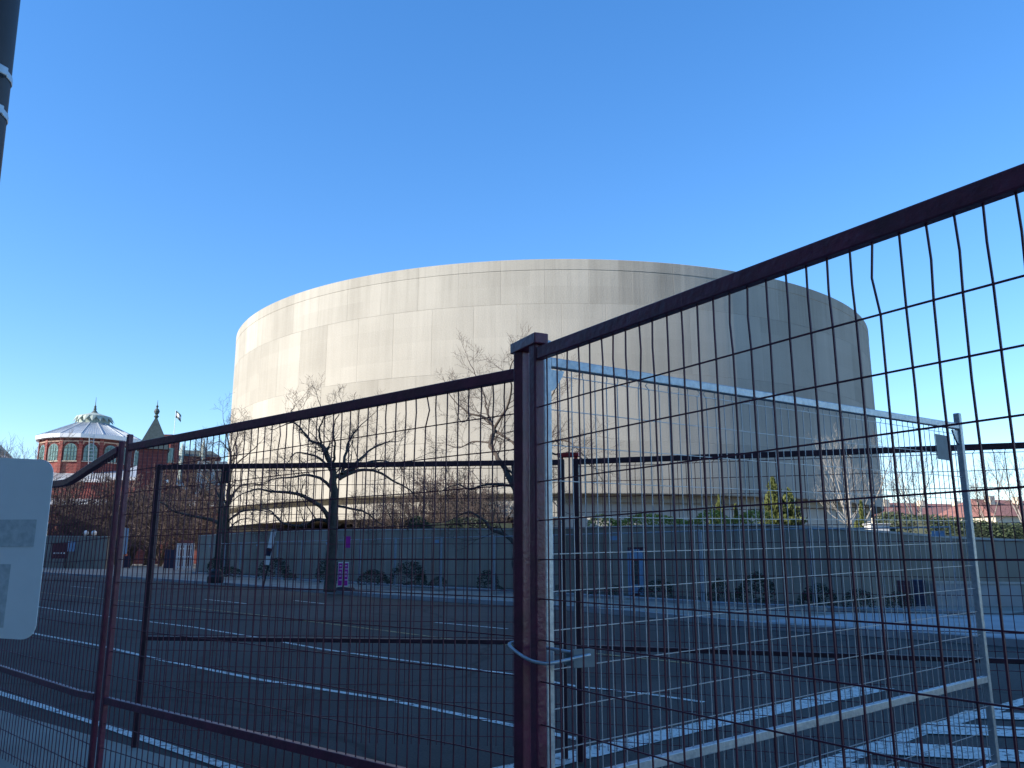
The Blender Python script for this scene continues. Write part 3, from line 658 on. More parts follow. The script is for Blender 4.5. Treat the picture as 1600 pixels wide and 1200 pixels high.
def limb_tree(name, base_px, Fd, limbs, label, group, mt, seed, trunkr, lev=3, twig_scale=1., kids=(5, 4, 4), minr=.0055, rk=.78):
    """limbs: polylines in photo pixels at distance Fd, given real depth by a random walk away from / toward the viewer"""
    rnd = random.Random(seed); b_ = base_px; root = empty(name, b_, 0, label, 'tree', group)
    tm, cm = MB(), MB(); ppm = Fd/1330.
    depth0 = {}
    for li, (px, r0, r1) in enumerate(limbs):
        key = min(depth0, key=lambda k: abs(k[0]-px[0][0])+abs(k[1]-px[0][1])) if depth0 else None
        dz = depth0[key] if key and abs(key[0]-px[0][0])+abs(key[1]-px[0][1]) < 14 else 0.
        drift = 0 if li == 0 else rnd.choice((-1, 1))*rnd.uniform(.25, .8)
        pts = []
        for i, (x, y) in enumerate(px):
            if i: dz += drift*math.hypot(x-px[i-1][0], y-px[i-1][1])*ppm
            depth0[(x, y)] = dz; pts.append(at(x, y, Fd+dz)-b_)
        sm = smooth(pts, 4); m = len(sm); r0, r1 = r0*rk, r1*rk
        rs = [(r0+(r1-r0)*(i/(m-1))**.8) for i in range(m)]
        if li == 0: sm[0].z = min(sm[0].z, -.1)
        for i in range(1, m-1): sm[i] = sm[i]+rand_perp(Vector((0, 0, 1)), rnd)*.03
        tm.tube(sm, rs, 8, caps=False)
        Ltot = sum((b2_-a2).length for a2, b2_ in zip(sm, sm[1:]))
        nk = int(Ltot*(.3 if li == 0 else 1.7))+(0 if li == 0 else 2)
        for j in range(nk):
            t = (.55 if li == 0 else .22)+(.45 if li == 0 else .78)*(j+rnd.random())/nk; i = min(m-2, int(t*(m-1)))
            td = (sm[i+1]-sm[i]).normalized(); sd = (td*.45+rand_perp(td, rnd)*.8+Vector((0, 0, .25))).normalized()
            branch(cm, sm[i], sd, twig_scale*rnd.uniform(1.1, 2.3)*(1.15-.4*t), max(minr, min(.034, rs[i]*.4)), lev-1, rnd, .10, .3, .8, kids, minr=minr)
        branch(cm, sm[-1], (sm[-1]-sm[-2]).normalized(), twig_scale*1.5, max(minr, r1), lev-1, rnd, .1, .3, .8, kids, minr=minr)
    tm.build('trunk', mt[0], root, smooth=True); cm.build('crown', mt[1], root)
    return root
TR = (M['bark'], M['twig'])
FB = G(515, 921, .2); Fb = FB.y
limb_tree('bare_tree', FB, Fb, [
    ([(515, 921), (518, 870), (520, 820), (523, 780), (520, 745), (519, 730)], .34, .17),
    ([(518, 822), (505, 796), (480, 778), (455, 770), (425, 768), (402, 764), (380, 771)], .15, .03),
    ([(515, 815), (495, 812), (470, 822), (440, 816), (425, 800), (412, 795)], .12, .03),
    ([(521, 768), (505, 750), (480, 742), (455, 746), (430, 748), (408, 756)], .11, .02),
    ([(519, 732), (512, 712), (503, 695), (485, 688), (470, 670), (458, 660), (436, 667)], .13, .025),
    ([(516, 735), (500, 716), (480, 709), (462, 708), (450, 722)], .09, .02),
    ([(503, 692), (498, 672), (506, 650), (500, 632)], .07, .02),
    ([(460, 662), (455, 645), (462, 633)], .04, .015),
    ([(524, 745), (545, 735), (560, 720), (580, 702), (600, 692), (622, 690)], .13, .02),
    ([(534, 740), (541, 705), (550, 680), (560, 668), (580, 650)], .10, .02),
    ([(530, 748), (560, 735), (590, 737), (615, 752), (640, 765), (655, 782)], .12, .02),
    ([(545, 736), (575, 722), (600, 720), (622, 727), (640, 722)], .07, .02),
    ([(525, 790), (550, 795), (570, 800), (590, 815), (606, 822)], .08, .02),
    ([(519, 730), (524, 700), (520, 670), (530, 645)], .09, .02)],
    'bare spreading tree in front of the wall, trunk right of the leaning banner', None, TR, 4, .3, twig_scale=.74, kids=(5, 5, 5))
FC = G(812, 925, .2)
limb_tree('bare_tree', FC, FC.y, [
    ([(812, 925), (808, 880), (810, 840), (812, 800), (806, 765)], .33, .2),
    ([(806, 765), (789, 732), (775, 711), (765, 692), (772, 671), (757, 652), (736, 647), (720, 636), (703, 617)], .17, .02),
    ([(765, 692), (772, 671), (760, 640), (757, 620), (743, 585), (731, 561)], .10, .015),
    ([(772, 671), (790, 640), (800, 610), (795, 580), (805, 560)], .09, .02),
    ([(772, 672), (785, 681), (797, 688), (806, 700), (812, 720)], .09, .05),
    ([(736, 647), (722, 660), (712, 640)], .04, .015),
    ([(765, 692), (740, 690), (718, 700), (700, 695)], .06, .015),
    ([(808, 765), (822, 735), (842, 700), (862, 690), (888, 690), (920, 718)], .15, .02),
    ([(822, 735), (838, 690), (850, 650), (862, 620), (872, 600)], .11, .02),
    ([(808, 760), (780, 757), (755, 758), (735, 765), (715, 757), (692, 766)], .09, .02),
    ([(808, 858), (793, 838), (770, 828), (755, 812), (735, 800), (716, 806)], .13, .03),
    ([(842, 700), (868, 710), (895, 708), (925, 730)], .07, .02),
    ([(812, 780), (830, 770), (850, 772), (870, 790)], .07, .02)],
    'tall bare tree behind the middle fence posts, leaning left against the round building', None, TR, 8, .3, twig_scale=.8, kids=(5, 5, 5))
FA = G(350, 899, .2)
limb_tree('bare_tree', FA, FA.y, [
    ([(350, 899), (352, 860), (353, 820), (355, 790)], .42, .25),
    ([(350, 822), (330, 812), (300, 806), (270, 798), (252, 785), (235, 790)], .2, .03),
    ([(355, 792), (358, 750), (360, 715), (357, 690), (350, 660)], .19, .025),
    ([(358, 755), (365, 720), (366, 695), (375, 668)], .11, .02),
    ([(358, 705), (345, 690), (333, 694)], .06, .02),
    ([(356, 790), (372, 762), (392, 756), (412, 757), (430, 744)], .13, .02),
    ([(356, 815), (375, 800), (395, 797), (420, 800), (440, 812)], .12, .02),
    ([(357, 828), (370, 815), (388, 810), (402, 815)], .09, .02),
    ([(353, 800), (340, 770), (325, 750), (310, 738), (295, 742)], .13, .02),
    ([(354, 790), (336, 735), (322, 722), (310, 716)], .08, .02),
    ([(362, 730), (385, 712), (400, 698), (408, 690)], .08, .02)],
    'dark bare tree beside the black street pole, left of the round building', None, TR, 15, .35, kids=(5, 5, 4), minr=.008)

# free-growing trees and shrubs: prototypes and copies
def free_tree(name, seed, H, label, mt, stems=1, spread=.75, up=.13, lev=4, kids=(5, 5, 4, 4), r=.16, minr=.01, fan=.4, trunk=.22, group=None):
    rnd = random.Random(seed); root = empty(name, (0, 0, 0), 0, label, 'tree', group); tm, cm = MB(), MB()
    for s in range(stems):
        a = 2*math.pi*s/max(1, stems)+rnd.uniform(-.4, .4); lean = 0.05 if stems == 1 else fan*rnd.uniform(.5, 1.1)
        d = Vector((math.cos(a)*lean, math.sin(a)*lean, 1)).normalized()
        p = Vector((0, 0, -.2)); n = 9; pts = [p.copy()]; rs = [r]; Ls = H*(.82 if stems == 1 else rnd.uniform(.6, .85))
        for i in range(n):
            d = (d+rand_perp(d, rnd)*.09+Vector((0, 0, .05))).normalized(); p = p+d*Ls/n; pts.append(p.copy()); rs.append(r*(1-.85*(i+1)/n)+.01)
        tm.tube(pts, rs, 7, caps=False)
        nb = int(H*(1.9 if stems == 1 else 1.0))
        for j in range(nb):
            t = trunk+(1-trunk)*(j+rnd.random())/nb; i = min(n-1, int(t*n)); pp = pts[i].lerp(pts[i+1], t*n-i); td = (pts[i+1]-pts[i]).normalized()
            sd = (td*.5+rand_perp(td, rnd)*spread).normalized()
            branch(cm, pp, sd, H*.36*(1.25-.75*t)*rnd.uniform(.8, 1.15), max(minr, rs[i]*.5), lev-2, rnd, up, .2, spread, kids, minr=minr)
        branch(cm, pts[-1], d, H*.16, rs[-1], 1, rnd, up, .2, spread, kids, minr=minr)
    return root, [tm.build('trunk', mt[0], root, smooth=True), cm.build('crown', mt[1], root)]
def put(pr, loc, rz, sc, label, group, first=[set()]):
    root, parts = pr
    if root.name not in first[0]: first[0].add(root.name); r = root
    else:
        r = root.copy(); C.objects.link(r)
        for p in parts: c = p.copy(); C.objects.link(c); c.parent = r
        if 'label' in r: del r['label']
    r.location = loc; r.rotation_euler = (0, 0, rz); r.scale = (sc, sc, sc) if not isinstance(sc, tuple) else sc
    r['label'] = label
    if group: r['group'] = group
    return r
TH = (M['twig'], M['twig_red'])
th1 = free_tree('bare_tree', 31, 9., '', TH, 1, .8, .1, 4, (7, 6, 5), .2, .02, trunk=.12)
th2 = free_tree('bare_tree', 32, 9., '', TH, 4, .8, .1, 4, (7, 6, 5), .14, .02, .5, trunk=.1)
th3 = free_tree('bare_tree', 33, 9., '', TH, 3, .85, .06, 4, (7, 7, 5), .15, .022, .45, trunk=.1)
g = 'bare trees in front of the brick hall'
i = 0
for px, Fd, top, pr in ((96, 112, 730, th1), (122, 118, 736, th2), (150, 110, 732, th3), (180, 122, 728, th2), (205, 112, 738, th3), (108, 108, 740, th3), (166, 108, 742, th1), (228, 120, 728, th1), (252, 108, 735, th2), (275, 118, 716, th3), (300, 112, 708, th1), (322, 120, 722, th2), (86, 100, 775, th3), (135, 100, 778, th2), (190, 104, 785, th1), (238, 100, 770, th3), (288, 102, 762, th2), (316, 98, 768, th3)):
    z0 = 1.0; q = at(px, 860, Fd); zt_ = at(px, top, Fd).z; H = zt_-z0
    lab = 'dense bare tree in the thicket in front of the red brick hall' if px > 60 else 'bare tree above the white sign at the far left edge'
    put(pr, (q.x, q.y, z0), i*1.7, H/9.*1.02, lab, g if px > 60 else 'bare trees beyond the sign'); i += 1
# thicket between tree B and the middle posts
g = 'bare shrubs behind the wall'
th4 = free_tree('bare_shrub', 34, 5., '', (M['twig'], M['twig_red']), 6, .8, .12, 4, (6, 5, 4), .06, .011, .55, trunk=.05)
th5 = free_tree('bare_shrub', 35, 5., '', TR, 5, .85, .05, 4, (6, 5, 4), .07, .012, .7, trunk=.05)
for px, Fd, top, pr in ((568, 58, 770, th5), (596, 60, 765, th4), (630, 56, 745, th5), (652, 60, 742, th4), (672, 60, 708, th4), (700, 58, 722, th4), (690, 50, 750, th5), (728, 60, 728, th4), (745, 52, 742, th5), (765, 60, 738, th4), (718, 48, 768, th5), (778, 49, 770, th5), (660, 50, 775, th5), (832, 56, 760, th5)):
    zb_ = 2.6; q = at(px, 830, Fd); zt_ = at(px, top, Fd).z; H = max(1.5, zt_-zb_)
    put(pr, (q.x, q.y, zb_), i*2.1, H/5.*1.1, 'bare twiggy shrub in the thicket behind the wall, left of the middle posts', g); i += 1
# pale birches on the right
bi = free_tree('birch_tree', 41, 8., '', (M['pale_bark'], M['pale_bark']), 4, .6, .2, 4, (5, 4, 3), .055, .0055, .42, trunk=.12)
bi2 = free_tree('birch_tree', 42, 8., '', (M['pale_bark'], M['twig']), 4, .6, .2, 4, (5, 5, 3), .06, .007, .42, trunk=.12)
for px, base, Fd, top, pr, lab in ((1335, 832, 46, 638, bi, 'pale bare birch in front of the right edge of the round building'), (1432, 822, 58, 668, bi2, 'bare multi-stem tree against the sky just right of the round building'),
                              (1545, 822, 70, 700, bi2, 'thin bare tree just right of the galvanised end post'), (1605, 824, 64, 670, bi2, 'bare tree cut by the right edge of the view'),
   (22, 840, 100, 652, bi2, 'bare tree above the white sign at the far left edge'), (-14, 840, 104, 664, bi2, 'leftmost bare tree, mostly outside the frame above the white sign')):
    q = at(px, base, Fd); zt_ = at(px, top, Fd).z
    o = put(pr, (q.x, q.y, q.z-.5), i*1.3, (zt_-q.z+.5)/8., lab, None); i += 1
    o['category'] = 'tree'
for o in (th4, th5):
    pass

# ------------------------------------------------------------------ leafy plants
def leaves(mb, pts, size, rnd, nrm=None):
    for p in pts:
        a = rand_perp(Vector((0, 0, 1)), rnd); n = Vector((rnd.gauss(0, 1), rnd.gauss(0, 1), rnd.gauss(0, 1))).normalized()
        u = n.cross(Vector((.3, .2, 1))).normalized(); v = n.cross(u); s = size*rnd.uniform(.6, 1.3)
        mb.poly([p-u*s*.5, p-v*s*.3, p+u*s*.5, p+v*s*.3])
def leafy(name, label, cat, path, hgt, dep, m, n, size, seed, group=None, core=True, lumps=.15):
    """hedge-like mass along a path of points (bottom centre), height and depth"""
    rnd = random.Random(seed); o0 = path[0]; root = empty(name, o0, 0, label, cat, group); mb = MB(); cum = [0]
    for a, c in zip(path, path[1:]): cum.append(cum[-1]+(c-a).length)
    def al(s):
        for i in range(len(cum)-1):
            if s <= cum[i+1] or i == len(cum)-2: 
                t = (path[i+1]-path[i]).normalized(); return path[i].lerp(path[i+1], (s-cum[i])/(cum[i+1]-cum[i])), Vector((-t.y, t.x, 0))
    P = []
    for _ in range(n):
        s = rnd.uniform(0, cum[-1]); p, nn = al(s); an = rnd.uniform(0, math.pi); rr = rnd.uniform(.75, 1.06)+lumps*math.sin(s*2.3+1.3*math.sin(s*.9))*.6
        P.append(p-o0+nn*math.cos(an)*dep/2*rr+Vector((0, 0, hgt*(math.sin(an)**.55)*rr*(1+.12*math.sin(s*1.1)))))
    leaves(mb, P, size, rnd); mb.build('foliage', m, root)
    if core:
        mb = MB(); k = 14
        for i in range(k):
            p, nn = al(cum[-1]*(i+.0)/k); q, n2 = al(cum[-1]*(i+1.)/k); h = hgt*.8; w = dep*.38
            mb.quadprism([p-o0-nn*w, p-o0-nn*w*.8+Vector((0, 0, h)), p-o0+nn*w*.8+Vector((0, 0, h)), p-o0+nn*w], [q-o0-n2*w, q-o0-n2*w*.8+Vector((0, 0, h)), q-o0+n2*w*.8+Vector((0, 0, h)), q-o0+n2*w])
        mb.build('inner_twigs', M['leaf_dark'], root)  # solid dark filler inside the leaf shell
    return root
hp = [at(x, y, F) for x, y, F in ((1378, 834, 36.5), (1440, 838, 35), (1520, 843, 34.5), (1600, 848, 34.5), (1720, 852, 35))]
leafy('clipped_hedge', 'clipped dark green hedge above the right end of the garden wall', 'hedge', hp, .82, 1.3, M['leaf_hedge'], 9000, .09, 51)
ip = [WB[i]+Vector((.25, .5, 0)) for i in (5, 6, 7, 8)]; ip = [Vector((p.x, p.y, WT[i]-.12)) for p, i in zip(ip, (5, 6, 7, 8))]
leafy('low_hedge', 'low sunlit yellow-green hedge along the top of the wall, right of the middle posts', 'hedge', ip, .52, .8, M['leaf_ivy'], 7000, .085, 52, core=False, lumps=.5)
ip = [at(x, 830, 45) for x in (638, 700, 800)]; 
leafy('evergreen_bush', 'dark evergreen bush behind the wall, just left of the middle posts', 'bush', ip, .5, 1.2, M['leaf_dark'], 4000, .11, 53, lumps=.8)
def conifer(px, base, top, Fd, wpx, label, seed, spires=1):
    rnd = random.Random(seed); b_ = at(px, base, Fd); H = at(px, top, Fd).z-b_.z; Rr = wpx/1330.*Fd/2
    root = empty('conifer', b_, 0, label, 'conifer'); mb, tm = MB(), MB(); P = []
    for s in range(spires):
        ox = 0 if s == 0 else Rr*(.75 if s == 1 else -.7); hh = H*(1 if s == 0 else .78); r_ = Rr*(1. if spires == 1 else .72)
        tm.tube([(ox*.4, 0, -.3), (ox, 0, hh*.5), (ox*1.02, 0, hh*.93)], [.07, .04, .01], 6)
        for _ in range(int(2600*H*Rr)+500):
            t = rnd.random()**1.15; z = hh*t; a = rnd.uniform(0, 2*math.pi)
            rad = r_*((1-t)**.75)*(.8+.35*math.sin(a*3+z*5+s)+.2*math.sin(z*11+a))*rnd.uniform(.55, 1.05)+.02
            P.append(Vector((ox+rad*math.cos(a), rad*math.sin(a), z+rad*.35)))
    for p in P:
        a = math.atan2(p.y, p.x); out = Vector((math.cos(a)*.35, math.sin(a)*.35, 1)).normalized(); sd = rand_perp(out, rnd); s = rnd.uniform(.045, .1)
        mb.poly([p-out*s, p+sd*s*.35, p+out*s, p-sd*s*.35])
    tm.build('trunk', M['bark'], root); mb.build('crown', M['leaf_conifer'], root)
conifer(1212, 826, 746, 44, 60, 'largest yellow-green conifer with two spires above the wall on the right', 61, 2)
conifer(1126, 824, 774, 44, 15, 'small slender conifer above the wall, left of the two-spired one', 62)
conifer(1114, 824, 792, 43, 13, 'smallest conifer above the wall, at the left end of the group', 63)
conifer(1151, 824, 788, 44.5, 9, 'thin sparse conifer between the small ones and the two-spired one', 64)
conifer(1349, 830, 783, 44, 11, 'slender conifer by the pale birch near the right edge of the round building', 65)
conifer(1343, 832, 812, 41, 24, 'low rounded conifer at the foot of the pale birch', 66)
# planting bed shrubs
rnd = random.Random(5)
g = 'low dark shrubs in the planting bed'
shr = None
for k in range(26):
    x = 318+k*43+rnd.uniform(-24, 24)
    i_ = min(range(len(wall_px)), key=lambda j: abs(wall_px[j][0]-x)); 
    ys = [w for w in zip(wall_px, wall_px[1:]) if w[0][0] <= x <= w[1][0]]
    if not ys: continue
    (x0, y0, _), (x1, y1, _) = ys[0]; yw = y0+(y1-y0)*(x-x0)/(x1-x0)
    p = G(x, yw+2.5+rnd.uniform(0, 3), .2)
    if shr is None:
        root = leafy('low_shrub', 'low dark green shrub in the planting bed at the foot of the long wall', 'shrub', [Vector((-.6, 0, 0)), Vector((.0, .1, 0)), Vector((.6, 0, 0))], .75, 1.0, M['leaf_dark'], 1300, .09, 71, g, core=False, lumps=.9)
        shr = (root, [c for c in root.children]); shr[0].location = p
    else:
        r = shr[0].copy(); C.objects.link(r); r.location = p; s = rnd.uniform(.5, 1.3)*(1. if x < 640 else .5); r.scale = (s*rnd.uniform(.7, 1.6), s, s*rnd.uniform(.5, 1.2)); r.rotation_euler = (0, 0, rnd.uniform(0, 6))
        for c in shr[1]: c2 = c.copy(); C.objects.link(c2); c2.parent = r

# ------------------------------------------------------------------ street things by the far pavement
q = G(336, 911, .13); Fq = q.y
root = empty('street_pole', q, 0, 'tall black iron street pole with a bulky round base on the far kerb', 'street pole')
Hp = at(341, 734, Fq).z-q.z
mb = MB(); mb.lathe([(.40, 0), (.42, .1), (.42, .32), (.34, .42), (.3, .62), (.2, .72)], 16); mb.build('base', M['black'], root, smooth=False)
mb = MB(); mb.lathe([(.13, .7), (.09, Hp)], 14); mb.build('shaft', M['black'], root)
mb = MB(); mb.box((.26, 0, Hp-.35), (.26, .26, .75)); mb.tube([(.0, 0, Hp-.1), (.26, 0, Hp-.1)], .03, 6); mb.build('signal_box', M['black'], root, bevel=.03)
mb = MB(); mb.lathe([(.1, Hp), (.14, Hp+.05), (.02, Hp+.16)], 14); mb.build('finial', M['black'], root)
# purple sign stand
q = G(535, 921, .13)
root = empty('sign_stand', q, R(8), 'purple and white double sign on a pole with a smaller purple sign on top', 'sign'); F_ = q.y; u = F_/1340.
zs = lambda py: at(535, py, F_).z-q.z
for dx in (-4.2, 4.6):
    mb = MB(); mb.box((dx*u, -.03, (zs(878)+zs(917))/2), (7.6*u, .03, zs(878)-zs(917))); mb.build('sign_panel', M['white'], root)
    mb = MB(); mb.box((dx*u, -.052, (zs(880)+zs(915))/2), (6.2*u, .012, zs(880)-zs(915))); mb.build('sign_face', M['purple'], root)
    mb = MB()
    for k, zz in enumerate((884, 889, 894, 897, 900, 906)): mb.box((dx*u+(k % 2)*.02, -.062, zs(zz)), (u*(4.2 if k % 2 else 3.), .006, u*1.1))
    mb.build('lettering', M['white'], root)
mb = MB(); mb.box((5.*u, -.02, (zs(838)+zs(856))/2), (9*u, .03, zs(838)-zs(856))); mb.build('top_sign', M['purple'], root)
mb = MB(); mb.tube([(0, 0, 0), (0, 0, zs(838))], .05, 8); mb.build('pole', M['galv'], root)
mb = MB(); mb.lathe([(.55, 0), (.5, .08), (.1, .12)], 14); mb.build('base', M['black'], root)
# leaning banner
q = G(411, 917, .13); F_ = q.y; u = F_/1340.
root = empty('leaning_banner', q, 0, 'narrow pale banner with blue and red marks on a black post leaning to the right', 'banner'); T_ = lambda x, y, dy=0: at(x, y, F_)-q+Vector((0, dy, 0))
mb = MB(); mb.tube([T_(411, 917), T_(431, 832)], .045, 6); mb.build('pole', M['black'], root)
def quad3(px, m, nm, dy, t=.02):
    mb = MB(); mb.quadprism([T_(x, y, dy) for x, y in px], [T_(x, y, dy+t) for x, y in px]); mb.build(nm, m, root)
quad3([(413, 882), (421, 883), (433, 828), (425, 827)], M['sign_back'], 'banner_cloth', -.09)
quad3([(415, 868), (423, 869), (426, 857), (418, 856)], M['navy'], 'banner_emblem', -.115)
quad3([(419, 861), (424, 862), (425, 857), (420, 856)], M['maroon_dark'], 'banner_emblem', -.14)
# blue framed kiosk/door in front of the wall
q = G(998, 931, .2); F_ = q.y; u = F_/1345.
root = empty('service_door', q, R(-50+8), 'blue framed glazed door in the garden wall, right of the middle posts', 'door')
zs = lambda py: at(998, py, F_).z-q.z
H_ = zs(855); w_ = 30*u
mb = MB(); mb.box((0, 0, H_/2), (w_, .25, H_)); mb.build('door_shade_case', M['maroon_dark'], root)  # dark colour of the case stands in for shade around the door head
mb = MB(); mb.box((-w_/2+.1, -.15, H_/2-.05), (.14, .06, H_-.15)); mb.box((w_/2-.1, -.15, H_/2-.05), (.14, .06, H_-.15)); mb.box((0, -.15, H_-.25), (w_-.36, .05, .35)); mb.box((0, -.15, .25), (w_-.36, .05, .3)); mb.build('door_frame', M['blue_plate'], root)
mb = MB(); mb.box((0, -.145, H_/2-.05), (w_-.36, .02, H_-.9)); mb.build('door_glass', M['glass'], root)
# entrance area on the left
def posts_sign(px, py, w, h, zb, m, label, name, textrow=None, legs=True):
    q = G(px, py, .13); F_ = q.y; u = F_/1338.; root = empty(name, q, R(15), label, 'sign'); z0 = zb*u
    mb = MB(); mb.box((0, 0, z0+h*u/2), (w*u, .12, h*u)); mb.build('sign_panel', m, root)
    if legs:
        mb = MB(); mb.box((-w*u*.45, 0, (z0+.2)/2), (.08, .08, z0+.2)); mb.box((w*u*.45, 0, (z0+.2)/2), (.08, .08, z0+.2)); mb.build('leg', M['black'], root)
    if textrow:
        mb = MB(); n = 5
        for k in range(n): mb.box(((k-2)*w*u*.17, -.07, z0+h*u*textrow), (w*u*.11, .02, 2.2*u))
        mb.build('lettering', M['white'], root)
    return root
posts_sign(288, 889, 21, 40, 4, M['maroon_dark'], 'dark upright notice board with a row of white letters by the entrance gap', 'notice_board', .68)
posts_sign(264, 891, 17, 29, 3, M['navy'], 'dark cabinet-like sign left of the notice board', 'sign_cabinet', None)
posts_sign(197, 888, 11, 18, 1, M['navy'], 'small deep blue box sign at the left side of the entrance gap', 'sign_box', None)
posts_sign(90, 888, 22, 24, 15, M['maroon_dark'], 'dark wide sign with white letters on the far left wall', 'wall_sign', .35)
posts_sign(108, 888, 10, 16, 26, M['blue_plate'], 'pale blue poster beside the dark sign on the far left wall', 'poster', None)
q = G(193, 889, .13); F_ = q.y; u = F_/1338.
root = empty('tall_banner', q, R(10), 'tall narrow pale blue banner standing at the entrance gap', 'banner'); mb = MB(); mb.box((0, 0, 43*u), (5*u, .05, 40*u)); mb.build('banner_cloth', M['blue_plate'], root); mb = MB(); mb.tube([(-3*u, 0, 0), (-3*u, 0, 64*u)], .06, 6); mb.build('pole', M['galv'], root)
# white gate
for x0, x1, y0, y1, lab in ((251, 276, 849, 888, 'white railing gate left of the notice board'), (300, 316, 849, 884, 'white railing gate right of the notice board')):
    q = G(x0, 892, .13)+Vector((-1, 6, 0)); F_ = q.y; zt_ = at(x0, y0, F_).z-q.z; w_ = (x1-x0)/1338*F_
    root = empty('white_gate', q, 0, lab, 'gate'); mb = MB()
    for k in range(7): mb.box((w_*k/6, 0, zt_/2), (.09 if k % 3 else .22, .08, zt_))
    mb.build('bars', M['white'], root); mb = MB(); mb.box((w_/2, 0, zt_-.1), (w_, .1, .16)); mb.box((w_/2, 0, zt_*.5), (w_, .1, .12)); mb.box((w_/2, 0, .3), (w_, .1, .12)); mb.build('rail', M['white'], root)
# globe lamps
for (pxs, py, base, lab) in (((134, 147), 833, 887, 'two white lamp globes showing above the far left wall'), ((757,), 819, 840, 'single white lamp globe above the wall by the evergreen bush'), ((348,), 828, 870, 'white lamp globe just behind the black street pole')):
    F_ = 95 if py == 833 else (50 if py == 819 else 90); u = F_/1338.; q0 = at(sum(pxs)/len(pxs), base, F_)
    root = empty('globe_lamp', q0, 0, lab, 'lamp'); zt_ = at(pxs[0], py, F_).z-q0.z
    r_ = 4.2*u if F_ > 90 else .15
    mb = MB(); mb.tube([(0, 0, -1), (0, 0, zt_-r_*1.2)], .07, 8)
    for x in pxs:
        dx = at(x, py, F_).x-q0.x; mb.tube([(0, 0, zt_-r_*1.6), (dx, 0, zt_-r_*1.3), (dx, 0, zt_-r_*.8)], .05, 6)
    mb.build('lamp_post', M['black'], root)
    for x in pxs:
        dx = at(x, py, F_).x-q0.x; mb = MB(); mb.lathe([(.02, -r_)]+[(r_*math.cos(R(a)), r_*math.sin(R(a))) for a in range(-75, 90, 15)]+[(.02, r_)], 14, (dx, 0, zt_)); mb.build('globe', M['white'], root, smooth=True)

# ------------------------------------------------------------------ brick exhibition hall with round tower, far left
HC = Vector((-91.6, 180, 0)); 
root = empty('brick_hall', HC, 0, 'ornate red brick hall with a sixteen-sided tower under a pale metal roof', 'building')
toc = math.atan2(-HC.y, -HC.x); a16 = toc+R(11.25)
def ngon(r, z, n=16, a0=a16): return [Vector((r*math.cos(a0+2*math.pi*k/n), r*math.sin(a0+2*math.pi*k/n), z)) for k in range(n)]
RW = 9.75; RE = 10.75
mb = MB(); mb.quadprism(ngon(RW, 0), ngon(RW, 26.2)); mb.build('tower_wall', M['brick'], root)
for k in range(16):
    mb = MB(); a = a16+2*math.pi*k/16; mb.box((math.cos(a)*RW, math.sin(a)*RW, 22.5), (.55, .7, 7.2), a); mb.build('pilaster', M['brick'], root)
mb = MB(); mb.quadprism(ngon(RW+.25, 25.35), ngon(RW+.35, 25.6), True); mb.build('frieze', M['brick_tan'], root)
mb = MB(); mb.quadprism(ngon(RW+.12, 25.6), ngon(RW+.12, 26.2), True); mb.build('frieze', M['brick_dark'], root)
mb = MB(); mb.quadprism(ngon(RE, 26.2), ngon(RE+.1, 27.0)); mb.build('eave', M['white'], root)
mb = MB(); mb.quadprism(ngon(RE-.05, 27.005), ngon(3.6, 30.4)); rf = mb.build('roof', M['metal_roof'], root)
mb = MB()
A_, B_ = ngon(RE-.1, 27.02), ngon(3.6, 30.42)
for k in range(16):
    p0, p1_, q0, q1 = A_[k], A_[(k+1) % 16], B_[k], B_[(k+1) % 16]
    mb.tube([p0, q0], .16, 4)
    for j in range(1, 9): mb.tube([p0.lerp(p1_, j/9), q0.lerp(q1, j/9)], .055, 4)
mb.build('roof_seams', M['metal_roof'], rf)
mb = MB(); mb.quadprism(ngon(3.3, 30.3), ngon(3.3, 31.7)); mb.build('lantern', M['slate_pale'], root)
mb = MB(); n = 32; ra = [Vector(((3.5+.75*(1-k % 2))*math.cos(2*math.pi*k/n), (3.5+.75*(1-k % 2))*math.sin(2*math.pi*k/n), 31.7-(0 if k % 2 else 1.))) for k in range(n)]; rb = [Vector((3.5*math.cos(2*math.pi*k/n), 3.5*math.sin(2*math.pi*k/n), 32.1)) for k in range(n)]
mb.quadprism(ra, rb); mb.quadprism(rb, [p*0+Vector((p.x*.12, p.y*.12, 33.1)) for p in rb]); mb.build('lantern_roof', M['slate_pale'], root)
mb = MB(); mb.lathe([(.9, 32.9), (.5, 33.3), (.25, 33.7), (.35, 33.9), (.2, 34.2), (.28, 34.4), (.08, 34.8), (.03, 36.6)], 10); mb.build('finial', M['slate'], root)
